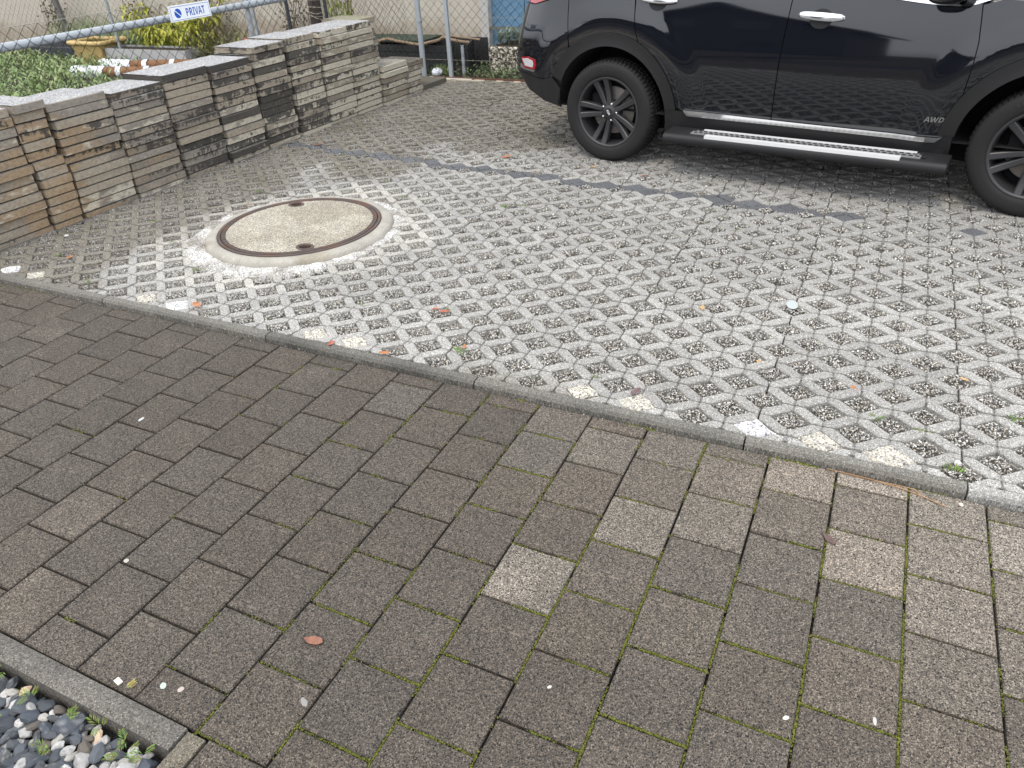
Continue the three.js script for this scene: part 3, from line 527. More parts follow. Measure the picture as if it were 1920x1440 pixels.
      if (isTop || k >= n - 2) {
        const m2 = 6; const TP = (i, j) => { const x = X(i) * (1 - 0.008), z = -ch - (d - ch) * j / m2; return [x, h + sag(x) + 0.0008 * fbm(x * 20, z * 20, k), z + (j === 0 ? wob(X(i), y0 + h, 0) : 0)]; };
        for (let i = 0; i < nx; i++) for (let j = 0; j < m2; j++) { const q = [TP(i, j), TP(i + 1, j), TP(i + 1, j + 1), TP(i, j + 1)]; T.quad(...q, ...q.map((w2) => [w2[0] + uo[0], -w2[2] + uo[1]]), q.map((w2) => { const f = 1 + 0.25 * fbm((tm + w2[0]) * 5, w2[2] * 5, 3); return tc.map((q2) => q2 * f); })); }
      } else T.quad([-wd / 2, h - 0.001, 0], [wd / 2, h - 0.001, 0], [wd / 2, h - 0.001, -d], [-wd / 2, h - 0.001, -d], [0, 0], [0.4, 0], [0.4, 0.4], [0, 0.4], [0.3, 0.28, 0.24]);
      const p = WW(tm, off + jo, y0), o = thing('paving_stone', isTop ? topLabel : ORD[k] + ' slab up from the ground in ' + label.replace(/^.*? in /, ''), 'slab', p, WPHI + (R() - 0.5) * 0.02, 'stacked concrete slabs');
      mesh('edge_faces', G.build(false), edgeMat, o); mesh('pebbled_face', T.build(), topMat, o);
    }
  });
  // slab lying flat as a step beyond the stacks
  const G = new Geo(); prism(G, [[-0.24, 0], [0.22, 0], [0.22, 0.4], [-0.24, 0.4]], 0, 0.05, 0.004, (x, z) => { const f = (1 + 0.3 * fbm(x * 8, z * 8, 3)) * 1.7; return [0.115 * f, 0.105 * f, 0.085 * f]; });
  const p = WW(4.76, 0.02, 0.023); const o = thing('paving_stone', 'single dark concrete slab lying flat on the ground beyond the stacks', 'slab', p, WPHI); mesh('slab_body', G.build(), M.conc, o);
}
// concrete strip under the stacks
{
  const s = struct('wall_footing'), G = new Geo(); s.position.set(...WW(0, 0)); s.rotation.y = WPHI;
  for (let k = 0; k < 24; k++) { const a = -0.9 + k * 0.24, b = a + 0.24, w = (x) => 0.035 + 0.02 * fbm(x * 4, 2, 2); G.quad([a, 0.018, w(a)], [b, 0.018, w(b)], [b, 0.0225, -0.5], [a, 0.0225, -0.5], [a, 0], [b, 0], [b, 0.5], [a, 0.5], [[0.2, 0.19, 0.17], [0.19, 0.18, 0.165], [0.2, 0.19, 0.17], [0.2, 0.19, 0.17]]); G.quad([a, -0.02, w(a)], [b, -0.02, w(b)], [b, 0.018, w(b)], [a, 0.018, w(a)], [a, 0], [b, 0], [b, 0.04], [a, 0.04], [0.16, 0.15, 0.13]); }
  mesh('concrete_strip', G.build(), M.conc, s);
}
// ---------------------------------------------------------------- chain-link fences
function chainLink(L, y0, y1, cw, ch, r) {                        // zigzag wires in the x-y plane, woven in z
  const G = new Geo(), n = Math.round(L / cw), rows = Math.round((y1 - y0) / ch);
  const seg = (a, b) => {
    const d = V3(b[0] - a[0], b[1] - a[1], b[2] - a[2]).normalize(), s = V3().crossVectors(d, V3(0, 0, 1)).normalize().multiplyScalar(r), t = V3(0, 0, r);
    const o = [[s.x, s.y, s.z], [t.x, t.y, t.z], [-s.x, -s.y, -s.z], [-t.x, -t.y, -t.z]];
    for (let i = 0; i < 4; i++) { const p = o[i], q = o[(i + 1) % 4], nn = [p, q, q, p].map((w) => w.map((x) => x / r)); const A = [a[0] + p[0], a[1] + p[1], a[2] + p[2]], B = [a[0] + q[0], a[1] + q[1], a[2] + q[2]], C = [b[0] + q[0], b[1] + q[1], b[2] + q[2]], D = [b[0] + p[0], b[1] + p[1], b[2] + p[2]], z = [0, 0]; G.tri(A, B, C, z, z, z, [1, 1, 1], [nn[0], nn[1], nn[1]]); G.tri(A, C, D, z, z, z, [1, 1, 1], [nn[0], nn[1], nn[0]]); }
  };
  for (let i = 0; i < n; i++) for (let k = 0; k < rows; k++) { const x0 = i * cw, x1 = x0 + cw, y = y1 - k * ch, up = (k + i) % 2; seg([up ? x1 : x0, y, up ? r : -r], [up ? x0 : x1, y - ch, up ? -r : r]); }
  return G.build(false);
}
const cyl = (r, y0, y1, seg = 20) => { const g = new THREE.CylinderGeometry(r, r, y1 - y0, seg); g.translate(0, (y0 + y1) / 2, 0); return g; };
{
  const t = thing('wall_fence', 'chain-link fence with a thick grey pipe rail behind the slab wall', 'fence', WW(-0.6, -0.47), WPHI + 0.036);
  const rail = new THREE.CylinderGeometry(0.026, 0.026, 4.35, 28); rail.rotateZ(PI / 2); rail.translate(2.175 - 0.3, 0.986, -0.03); mesh('pipe_rail', rail, M.galv, t);
  const sleeve = new THREE.CylinderGeometry(0.0295, 0.0295, 0.14, 28); sleeve.rotateZ(PI / 2); sleeve.translate(3.62, 0.986, -0.03); mesh('rail_sleeve', sleeve, M.galv, t);
  for (const x of [0.1, 3.63]) { const p = cyl(0.023, 0, 1.3); p.translate(x, 0, -0.085); mesh('post', p, M.galv, t); }
  const m = mesh('wire_mesh', chainLink(6.0, 0.0, 1.092, 0.046, 0.046, 0.0016), M.wire, t); m.userData.kind = 'stuff';
  const top = new THREE.CylinderGeometry(0.0022, 0.0022, 6.0, 6); top.rotateZ(PI / 2); top.translate(3, 1.092, 0); mesh('top_wire', top, M.wire, t);
}
{
  const b = KW(-14.5, 5.87), t = thing('garden_fence', 'taller chain-link fence along the rear edge of parking and garden', 'fence', [b[0], 0, b[2]], -TH);
  const m = mesh('wire_mesh', chainLink(16, 0.02, 1.3, 0.05, 0.05, 0.0016), M.wire, t); m.userData.kind = 'stuff';
  for (const u of [-9.9, -7.4, -3.0, -0.9]) { const p = cyl(0.02, -0.1, 1.35); p.translate(u + 14.5, 0, -0.02); mesh('post', p, M.galv, t); }
  // the corner post with its clamp, and the slimmer intermediate post
  const c = cyl(0.03, -0.1, 1.4, 28); c.translate(-5.06 + 14.5, 0, 0.0); mesh('corner_post', c, M.galv, t);
  const cl = mesh('post_clamp', (() => { const g = cyl(0.034, 0.575, 0.6, 28); g.translate(-5.06 + 14.5, 0, 0); return g; })(), M.galv, t);
  const bolt = new THREE.CylinderGeometry(0.005, 0.005, 0.05, 8); bolt.rotateX(PI / 2); bolt.translate(-5.02 + 14.5, 0.588, 0.02); mesh('clamp_bolt', bolt, M.galv, cl);
  const q = new THREE.BoxGeometry(0.042, 1.5, 0.03); q.translate(-4.705 + 14.5, 0.65, 0.01); mesh('post', q, M.galv, t);
  for (const h of [0.2, 0.62, 1.04]) { const w = new THREE.CylinderGeometry(0.0018, 0.0018, 16, 5); w.rotateZ(PI / 2); w.translate(8, h, 0); mesh('tension_wire', w, M.wire, t); }
}
{
  const mat = std({ color: lin(0.03, 0.035, 0.04), roughness: 0.6 });
  for (const [t, o, l] of [[3.55, -0.72, 'dark slim post just behind the pipe rail'], [4.35, -0.95, 'dark slim post beside the vine-wrapped stump']]) { const p = WW(t, o); const m = mesh('slim_post', cyl(0.017, 0, 1.35, 12), mat); m.position.set(...p); tag(m, l, 'post'); }
}
// ---------------------------------------------------------------- PRIVAT sign
{
  const cv = document.createElement('canvas'); cv.width = 800; cv.height = 214; const x = cv.getContext('2d');
  x.fillStyle = '#e9edf2'; x.fillRect(0, 0, 800, 214); x.strokeStyle = '#3a5f96'; x.lineWidth = 6; x.strokeRect(20, 16, 760, 182);
  x.fillStyle = '#2456b0'; x.beginPath(); x.ellipse(150, 107, 66, 66, 0, 0, 7); x.fill();
  x.strokeStyle = '#e9edf2'; x.lineWidth = 13; x.beginPath(); x.moveTo(98, 62); x.lineTo(202, 152); x.stroke();
  x.fillStyle = '#2a57ac'; x.font = 'bold 150px sans-serif'; x.textAlign = 'left'; x.textBaseline = 'middle'; x.save(); x.translate(300, 110); const w = x.measureText('PRIVAT').width; x.scale(390 / w, 1); x.fillText('PRIVAT', 0, 0); x.restore();
  const tex = new THREE.CanvasTexture(cv); tex.colorSpace = THREE.SRGBColorSpace; tex.magFilter = THREE.LinearFilter;
  const p = WW(2.21, -0.445, 1.026), t = thing('parking_sign', 'white plate with blue lettering and blue round symbol on the pipe rail', 'sign', p, WPHI + 0.03);
  const bs = new THREE.Shape(); const a = 0.202, h = 0.053, r = 0.006; bs.moveTo(-a + r, -h); bs.lineTo(a - r, -h); bs.quadraticCurveTo(a, -h, a, -h + r); bs.lineTo(a, h - r); bs.quadraticCurveTo(a, h, a - r, h); bs.lineTo(-a + r, h); bs.quadraticCurveTo(-a, h, -a, h - r); bs.lineTo(-a, -h + r); bs.quadraticCurveTo(-a, -h, -a + r, -h);
  mesh('plate', new THREE.ExtrudeGeometry(bs, { depth: 0.003, bevelEnabled: true, bevelSize: 0.001, bevelThickness: 0.001, bevelSegments: 1 }), std({ color: lin(0.75, 0.76, 0.78), roughness: 0.4 }), t);
  const f = new THREE.PlaneGeometry(0.396, 0.104); f.translate(0, 0, 0.0062); mesh('lettering', f, std({ map: tex, roughness: 0.4 }), t);
}
// ---------------------------------------------------------------- building with blue door, things along it
{
  const w = KW(-4.7, 6.76), t = thing('plastered_building', 'beige plastered building with a white-framed blue door behind the fence', 'building', [w[0], 0, w[2]], -TH);
  const texPlaster = dataTex(512, 128, (px, py) => {                    // plaster, darker and browner in a ragged band towards the ground, rusty blotch
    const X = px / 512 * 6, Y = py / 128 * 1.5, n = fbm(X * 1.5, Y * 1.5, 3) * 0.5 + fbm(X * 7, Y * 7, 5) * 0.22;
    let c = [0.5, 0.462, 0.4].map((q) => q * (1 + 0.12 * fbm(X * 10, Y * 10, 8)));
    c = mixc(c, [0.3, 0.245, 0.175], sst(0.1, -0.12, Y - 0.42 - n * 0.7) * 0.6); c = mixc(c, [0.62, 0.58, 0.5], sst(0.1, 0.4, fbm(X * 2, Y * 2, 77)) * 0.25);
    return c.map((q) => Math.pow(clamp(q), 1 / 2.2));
  }); texPlaster.repeat.set(1 / 6, 1 / 1.5); texPlaster.wrapT = THREE.ClampToEdgeWrapping;
  const plaster = std({ map: texPlaster, bumpMap: rep(texConcB, 0.3), bumpScale: 0.0012, roughness: 0.95 });
  const wall = (x0, x1, y0, y1, d = 0.2) => { const g = new THREE.BoxGeometry(x1 - x0, y1 - y0, d), p = g.attributes.position, uv = g.attributes.uv; g.translate((x0 + x1) / 2, (y0 + y1) / 2, -d / 2); for (let i = 0; i < p.count; i++) uv.setXY(i, p.getX(i) + 12, p.getY(i)); return g; };
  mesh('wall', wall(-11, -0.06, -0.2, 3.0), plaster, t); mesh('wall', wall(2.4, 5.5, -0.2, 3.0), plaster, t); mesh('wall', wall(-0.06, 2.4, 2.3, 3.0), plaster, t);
  const rf = new THREE.BoxGeometry(17, 0.16, 4.5); rf.translate(-2.75, 3.08, -1.9); mesh('roof', rf, std({ color: lin(0.16, 0.09, 0.07) }), t);
  const fr = std({ color: lin(0.88, 0.88, 0.87), roughness: 0.6, map: rep(texConc, 0.8) });
  const df = new THREE.BoxGeometry(0.105, 2.3, 0.12); df.translate(0.0, 1.14, -0.02);
  const door = new THREE.Group(); door.name = 'door'; t.add(door);
  mesh('frame', df, fr, door);
  const dt = new THREE.BoxGeometry(2.35, 0.1, 0.12); dt.translate(1.22, 2.25, -0.02); mesh('frame', dt, fr, door);
  const blue = std({ color: lin(0.22, 0.44, 0.7), roughness: 0.55, map: rep(texConc, 0.4) }), dark = std({ color: lin(0.05, 0.13, 0.26), roughness: 0.7 });
  const bk = new THREE.BoxGeometry(2.3, 2.2, 0.03); bk.translate(1.22, 1.1, -0.085); mesh('door_backing', bk, dark, door);
  const panel = (x0, x1) => { for (let k = -12; k < 26; k++) { let p = [[-2, k * 0.092 - 1.4], [3, k * 0.092 + 1.4 - 0.15], [3, k * 0.092 + 1.4 - 0.062], [-2, k * 0.092 - 1.4 + 0.088]]; for (const f of [(q) => q[0] - x0, (q) => x1 - q[0], (q) => q[1] - 0.03, (q) => 2.19 - q[1]]) p = clipHalf(p, f); if (p.length < 3 || Math.abs(polyArea(p)) < 0.002) continue; const s = new THREE.Shape(p.map((q) => new THREE.Vector2(q[0], q[1]))); const g = new THREE.ExtrudeGeometry(s, { depth: 0.016, bevelEnabled: true, bevelSize: -0.0015, bevelThickness: 0.002, bevelSegments: 1 }); g.translate(0, 0, -0.07); mesh('board', g, blue, door); } };
  panel(0.056, 0.468); panel(0.478, 1.2); panel(1.21, 2.35);
  const hb = new THREE.BoxGeometry(0.5, 0.03, 0.02); hb.translate(0.27, 0.405, 0.02); mesh('rail', hb, std({ color: lin(0.13, 0.14, 0.12), roughness: 0.6 }), door);
}
const frameK = (name, label, cat, u, v, y = 0, group) => { const w = KW(u, v, y); return thing(name, label, cat, w, -TH, group); };
{
  const t = frameK('stone_planter', 'square exposed-pebble planter standing by the blue door', 'planter', -4.2, 6.52);
  const G = new Geo(); const big = std({ vertexColors: true, map: rep(dataTex(256, 256, (() => { const a = grainField(256, 99, 1500, 3, 8, 1.5); return (x, y) => { const v = a[y * 256 + x]; return v > 0.62 ? [0.9, 0.88, 0.83] : v > 0.4 ? [0.5, 0.47, 0.42] : [0.16, 0.15, 0.14]; }; })()), 0.5), roughness: 0.8 });
  const S = [[0.24, 0.24], [-0.24, 0.24], [-0.24, -0.24], [0.24, -0.24]].reverse().map((q) => q);
  prism(G, [[-0.24, -0.24], [0.24, -0.24], [0.24, 0.24], [-0.24, 0.24]], 0, 0.275, 0.012, () => [0.75, 0.74, 0.7]); mesh('box', G.build(), big, t);
  const so = new THREE.BoxGeometry(0.4, 0.01, 0.4); so.translate(0, 0.276, 0); mesh('soil', so, M.soil, t);
}
{
  const R = rng(82);
  for (let k = 0; k < 7; k++) {
    const t = frameK('spiky_plant', ['grey-green spiky plant at the outer front corner of the pebble planter', 'grey-green spiky plant second along the planter front', 'grey-green spiky plant third along the planter front', 'grey-green spiky plant at the planter front corner by the car', 'grey-green spiky plant at the outer back corner of the planter', 'grey-green spiky plant in the middle of the planter back', 'grey-green spiky plant third along the planter back'][k], 'plant', -4.37 + (k % 4) * 0.115 + R() * 0.02, 6.42 + Math.floor(k / 4) * 0.16, 0.28, 'spiky plants in the planter');
    const G = new Geo(); for (let i = 0; i < 70; i++) { const a = R() * 6.28, e = 0.3 + R() * 1.2, y = R() * 0.1; leafGeo(G, [0, y, 0], [Math.cos(a), e, Math.sin(a)], [0, 1, 0], 0.07 + 0.06 * R(), 0.012, mixc([0.16, 0.22, 0.15], [0.28, 0.33, 0.26], R()), 0.4); }
    mesh('rosette', G.build(), M.leaf, t); mesh('stem', cyl(0.008, 0, 0.1, 6), std({ color: lin(0.2, 0.17, 0.07) }), t);
  }
}
{
  const t = frameK('compost_bin', 'black plastic compost bin against the beige wall', 'compost bin', -5.35, 6.38);
  const mat = std({ color: lin(0.018, 0.019, 0.02), roughness: 0.6, bumpMap: rep(texConcB, 0.2), bumpScale: 0.002 });
  const side = (x0, x1, y0, y1, z, d) => { const g = new THREE.BoxGeometry(x1 - x0, y1 - y0, d); g.translate((x0 + x1) / 2, (y0 + y1) / 2, z); return g; };
  for (let k = 0; k < 4; k++) mesh('slat', side(-0.78, 0.55, 0.01 + k * 0.074, 0.078 + k * 0.074, 0.26 + (k % 2) * 0.004, 0.02), mat, t);
  mesh('side_panel', (() => { const g = side(-0.01, 0.01, 0, 0.31, 0, 0.5); g.rotateY(0.35); g.translate(0.64, 0, 0.04); return g; })(), mat, t);
  mesh('side_panel', side(-0.8, -0.78, 0, 0.31, 0.02, 0.5), mat, t); mesh('rear_panel', side(-0.78, 0.72, 0, 0.32, -0.25, 0.02), mat, t);
  mesh('lid', side(-0.8, 0.1, 0.315, 0.335, -0.05, 0.46), std({ color: lin(0.03, 0.05, 0.035), roughness: 0.6 }), t);
  const st = frameK('metal_stub', 'short galvanised stub post in front of the compost bin', 'post', -4.62, 6.0); mesh('tube', cyl(0.018, -0.05, 0.33, 14), M.galv, st);
}
{
  const p = [], R = rng(5); for (let k = 0; k <= 12; k++) { const u = -5.8 + k * 0.1; p.push([u, 0.335 + 0.025 * Math.sin(k * 0.9) + (k > 8 ? 0.03 : 0), -(6.1 + 0.03 * Math.sin(k * 1.7))]); }
  const b = frameK('dry_branch', 'bent dry branch lying across the compost bin', 'branch', 0, 0); const bark = std({ color: lin(0.3, 0.22, 0.15), roughness: 1, bumpMap: rep(texConcB, 0.1), bumpScale: 0.002 });
  mesh('main_limb', tube(p, 0.017, 60, 8), bark, b);
  mesh('side_limb', tube([p[8], [-4.9, 0.4, -6.12], [-4.7, 0.385, -6.15], [-4.5, 0.36, -6.2]], 0.012, 24, 7), bark, b);
}
{
  // ground cover, rusty edging, bag
  const R = rng(91), g0 = kframe(struct('rear_bed')), G = new Geo(); flat2(G, -14, 4, 5.82, 6.66, 0.0); mesh('soil', G.build(false), M.soil, g0);
  const E = frameK('rusty_edging', 'thin rusty edging strip at the foot of the rear fence', 'edging', 0, 5.8); const eg = new THREE.BoxGeometry(7, 0.06, 0.012); eg.translate(-1.4, 0.01, 0); mesh('strip', eg, std({ color: lin(0.24, 0.12, 0.075), map: rep(texConc, 0.3) }), E);
  const L = new Geo(); for (let k = 0; k < 2600; k++) { const u = -5.0 + R() * 4.2, v = 5.85 + R() * 0.62; if (u < -4.55 && v > 6.0 && R() < 0.7) continue; if (fbm(u * 3, v * 3, 4) < -0.16) continue; const a = R() * 6.28; leafGeo(L, [u, 0.01 + 0.1 * R() * R(), -v], [Math.cos(a), 0.35 + R() * 0.7, Math.sin(a)], [0, 1, 0], 0.035 + 0.03 * R(), 0.02, mixc([0.07, 0.13, 0.04], [0.19, 0.25, 0.09], R())); }
  for (let k = 0; k < 160; k++) { const a = R() * 6.28; leafGeo(L, [-5.03 + R() * 0.22, 0.01, -5.93 - R() * 0.12], [Math.cos(a) * 0.5, 1, Math.sin(a) * 0.5], [0, 0, 1], 0.05 + 0.1 * R(), 0.006, mixc([0.1, 0.18, 0.05], [0.22, 0.27, 0.08], R())); }
  const m = mesh('ground_cover', L.build(), M.leaf, g0); m.userData.kind = 'stuff';
  // chipped pale mortar fillets along the edging
  for (let k = 0; k < 16; k++) { const u = -4.75 + k * 0.21 + R() * 0.05, P = new Geo(), w = 0.05 + 0.05 * R(); prism(P, [[u - w, 5.74], [u + w * 0.9, 5.735], [u + w * 0.6, 5.785], [u - w * 0.7, 5.79]].map((q) => [q[0] + R() * 0.02, q[1] + R() * 0.01]), -0.02, 0.026, 0.005, () => [0.75, 0.68, 0.55]); mesh('mortar_fill', P.build(), M.conc, parking); }
  const kg = new Geo(); prism(kg, [[-4.98, 5.79], [-4.4, 5.76], [-4.42, 5.82], [-4.98, 5.86]], -0.02, 0.03, 0.004, () => [0.85, 0.82, 0.74]); mesh('pale_slab', kg.build(), M.conc, parking);
  const bag = new THREE.IcosahedronGeometry(1, 3), p = bag.attributes.position; for (let i = 0; i < p.count; i++) { const v = V3().fromBufferAttribute(p, i), s = 1 + 0.35 * fbm(v.x * 2.2, v.y * 2.2, v.z * 2.2) + 0.12 * Math.abs(n3(v.x * 6, v.y * 6, v.z * 6)); p.setXYZ(i, v.x * 0.06 * s, Math.max(-0.03, v.y * 0.045 * s), v.z * 0.045 * s); } bag.computeVertexNormals();
  const bm = mesh('plastic_bag', bag, std({ color: lin(0.62, 0.65, 0.72), roughness: 0.35 })); bm.position.set(...KW(-4.91, 5.9, 0.06)); tag(bm, 'crumpled white plastic bag at the foot of the rear fence', 'bag');
}
// ---------------------------------------------------------------- garden behind the slab wall
{
  const R = rng(101), s = kframe(struct('garden_soil')), G = new Geo(); flat2(G, -16, -5.25, 0.3, 6.74, 0.01); mesh('soil', G.build(false), M.soil, s);
  const L = new Geo();
  for (let k = 0; k < 16000; k++) {                                 // weeds
    const u = -13.0 + R() * 5.6, v = 3.2 + R() * 2.9; const d = fbm(u * 1.5, v * 1.5, 6); if (R() > 0.75 + d) continue;
    if (u > -9.35 && v > 4.75) continue; if (u > -11.6 && v > 5.75) continue;
    const h = 0.05 + 0.22 * R() * (0.7 + d), a = R() * 6.28; leafGeo(L, [u, h * R(), -v], [Math.cos(a), 0.3 + 1.2 * R(), Math.sin(a)], [0, 1, 0], 0.05 + 0.06 * R(), 0.016 + 0.014 * R(), mixc([0.1, 0.18, 0.045], [0.4, 0.46, 0.22], R() * (0.75 + d)));
  }
  const wm = mesh('weeds', L.build(), M.leaf, s); wm.userData.kind = 'stuff';
  // yellowing shrub
  const shrub = (name, label, u, v, n, rx, rz, h, c0, c1, len, wid, droop) => {
    const t = frameK(name, label, 'shrub', u, v), P = new Geo(), S = [];
    for (let k = 0; k < 26; k++) { const a = R() * 6.28, r = Math.sqrt(R()), x = Math.cos(a) * r * rx, z = Math.sin(a) * r * rz, hh = h * (0.55 + 0.5 * R()); S.push(tube([[x * 0.5, 0, z * 0.5], [x * 0.8, hh * 0.5, z * 0.8], [x * 1.1, hh, z * 1.1]], 0.005, 6, 4)); for (let i = 0; i < n / 26; i++) { const f = 0.15 + 0.85 * R(), b = R() * 6.28; leafGeo(P, [x * (0.5 + 0.6 * f) + (R() - 0.5) * 0.12, hh * f, z * (0.5 + 0.6 * f) + (R() - 0.5) * 0.12], [Math.cos(b), droop + (R() - 0.5) * 0.8, Math.sin(b)], [0, 1, 0], len * (0.6 + 0.7 * R()), wid * (0.7 + 0.6 * R()), mixc(c0, c1, R()), 0.5); } }
    mesh('stems', mergeGeometries(S), std({ color: lin(0.2, 0.17, 0.08) }), t); mesh('foliage', P.build(), M.leaf, t); return t;
  };
  shrub('yellowing_shrub', 'broad yellow-green shrub behind the lettered plate', -9.25, 6.35, 2200, 0.95, 0.3, 0.72, [0.26, 0.31, 0.03], [0.6, 0.58, 0.09], 0.12, 0.035, -0.5);
  shrub('leafy_shrub', 'thinner green and brown shrub beside the yellow one', -8.35, 6.15, 800, 0.5, 0.35, 0.5, [0.1, 0.14, 0.04], [0.3, 0.28, 0.08], 0.08, 0.022, -0.2);
  shrub('hanging_creeper', 'light green drooping creeper behind the stacks', -6.45, 6.35, 260, 0.2, 0.12, 0.95, [0.2, 0.27, 0.05], [0.4, 0.42, 0.14], 0.1, 0.025, -0.9);
  const tg = frameK('tall_grass', 'tuft of tall green grass behind the yellow tub', 'grass', -10.9, 6.45), TG = new Geo();
  for (let k = 0; k < 500; k++) { const a = R() * 6.28, x = (R() - 0.5) * 1.9; leafGeo(TG, [x, 0, (R() - 0.5) * 0.35], [Math.cos(a) * 0.45, 1, Math.sin(a) * 0.45], [0, 0, 1], 0.3 + 0.35 * R(), 0.014, mixc([0.1, 0.18, 0.07], [0.28, 0.33, 0.16], R()), 0.9); } mesh('blades', TG.build(), M.leaf, tg);
  for (const [u, v, h, l] of [[-11.9, 6.5, 1.1, 'dry brown seed stalks beside the leaning prop'], [-10.2, 6.6, 1.0, 'dry brown stalks behind the tall grass'], [-7.35, 6.55, 1.0, 'dry tangled stalks near the dark slim post'], [-8.9, 6.6, 0.9, 'thin dead stalks behind the yellow shrub']]) {
    const t = frameK('dry_stalks', l, 'plant', u, v), S = []; for (let k = 0; k < 18; k++) { const x = (R() - 0.5) * 0.4, z = (R() - 0.5) * 0.2, hh = h * (0.5 + 0.5 * R()); S.push(tube([[x, 0, z], [x + (R() - 0.5) * 0.15, hh * 0.5, z], [x + (R() - 0.5) * 0.4, hh, z + (R() - 0.5) * 0.2]], 0.004, 8, 4)); for (let i = 0; i < 6; i++) { const g = new THREE.IcosahedronGeometry(0.012 + 0.008 * R(), 0); g.deleteAttribute('uv'); const q = new THREE.IcosahedronGeometry(0.014, 0); q.translate(x + (R() - 0.5) * 0.3, hh * (0.5 + 0.5 * R()), z + (R() - 0.5) * 0.15); S.push(q); } }
    mesh('stalks', mergeGeometries(S.map((g) => g.index ? g.toNonIndexed() : g)), std({ color: lin(0.16, 0.13, 0.09) }), t);
  }
  { const t = frameK('leaning_prop', 'grey wooden prop leaning behind the garden fence', 'prop', -11.55, 6.4); const g = new THREE.BoxGeometry(0.09, 1.3, 0.05); g.translate(0, 0.63, 0); g.rotateZ(0.1); mesh('board', g, std({ color: lin(0.26, 0.25, 0.25), map: rep(texConc, 0.2) }), t); }
  { const t = frameK('tree_stump', 'dark bark stump wrapped in white string near the slim posts', 'stump', -6.95, 6.5); const g = cyl(0.075, 0, 1.1, 18), p = g.attributes.position; for (let i = 0; i < p.count; i++) { const a = Math.atan2(p.getZ(i), p.getX(i)), k = 1 + 0.18 * n3(Math.cos(a) * 3, p.getY(i) * 3, Math.sin(a) * 3); p.setX(i, p.getX(i) * k); p.setZ(i, p.getZ(i) * k); } g.computeVertexNormals(); mesh('trunk', g, std({ color: lin(0.09, 0.075, 0.065), bumpMap: rep(texPebbleB, 0.3), bumpScale: 0.01 }), t); const q = []; for (let k = 0; k < 60; k++) q.push([Math.cos(k * 0.9) * (0.1 + 0.05 * R()), 0.5 + k * 0.009 + 0.06 * R(), Math.sin(k * 0.9) * (0.1 + 0.04 * R())]); mesh('string', tube(q, 0.003, 240, 4), std({ color: lin(0.6, 0.55, 0.47) }), t); }
  // tub, troughs, wrapped log bundle
  { const t = frameK('yellow_tub', 'ochre yellow plastic tub with a crumpled rim', 'tub', -10.4, 5.95, 0, undefined), a = [0.23, 0.3], ym = std({ color: lin(0.46, 0.33, 0.13), roughness: 0.6, side: THREE.DoubleSide });
    const g = new THREE.CylinderGeometry(0.42, 0.34, 0.28, 4, 1, true); g.rotateY(PI / 4); g.scale(1, 1, 0.7); g.translate(0, 0.14, 0); mesh('body', g.toNonIndexed(), ym, t); ym.flatShading = true;
    const q = []; for (let k = 0; k <= 40; k++) { const f = (k / 40) * 4, e = Math.floor(f) % 4, w = f - Math.floor(f), c = [[-0.31, 0.22], [0.31, 0.22], [0.31, -0.22], [-0.31, -0.22]]; const A = c[e], B = c[(e + 1) % 4]; q.push([lerp(A[0], B[0], w), 0.285 + 0.018 * fbm(k * 0.7, 3, 1), lerp(A[1], B[1], w) + 0.02 * n3(k * 0.9, 1, 1)]); } mesh('rim', tube(q, 0.03, 120, 6), std({ color: lin(0.5, 0.37, 0.16), roughness: 0.6 }), t); const b = new THREE.BoxGeometry(0.5, 0.01, 0.34); b.translate(0, 0.2, 0); mesh('soil', b, M.soil, t); }
  const trough = (name, label, u, v, L, W, H, c) => { const t = frameK(name, label, 'planter', u, v), m = std({ color: lin(...c), roughness: 0.7 }); for (const [x, z, w, d, n] of [[0, W / 2, L, 0.015, 'long_side'], [0, -W / 2, L, 0.015, 'long_side'], [L / 2 - 0.0075, 0, 0.015, W - 0.016, 'end_panel'], [-L / 2 + 0.0075, 0, 0.015, W - 0.016, 'end_panel']]) { const g = new THREE.BoxGeometry(w, H, d); g.translate(x, H / 2, z); mesh(n, g, m, t); } const b = new THREE.BoxGeometry(L - 0.035, 0.02, W - 0.02); b.translate(0, H - 0.03, 0); mesh('soil', b, M.soil, t); return t; };
  trough('dark_trough', 'anthracite planter trough beside the yellow tub', -11.35, 6.1, 1.0, 0.35, 0.3, [0.045, 0.05, 0.06]);
  trough('grey_trough', 'light grey planter trough below the yellow shrub', -9.35, 5.95, 1.5, 0.3, 0.22, [0.36, 0.36, 0.36]);
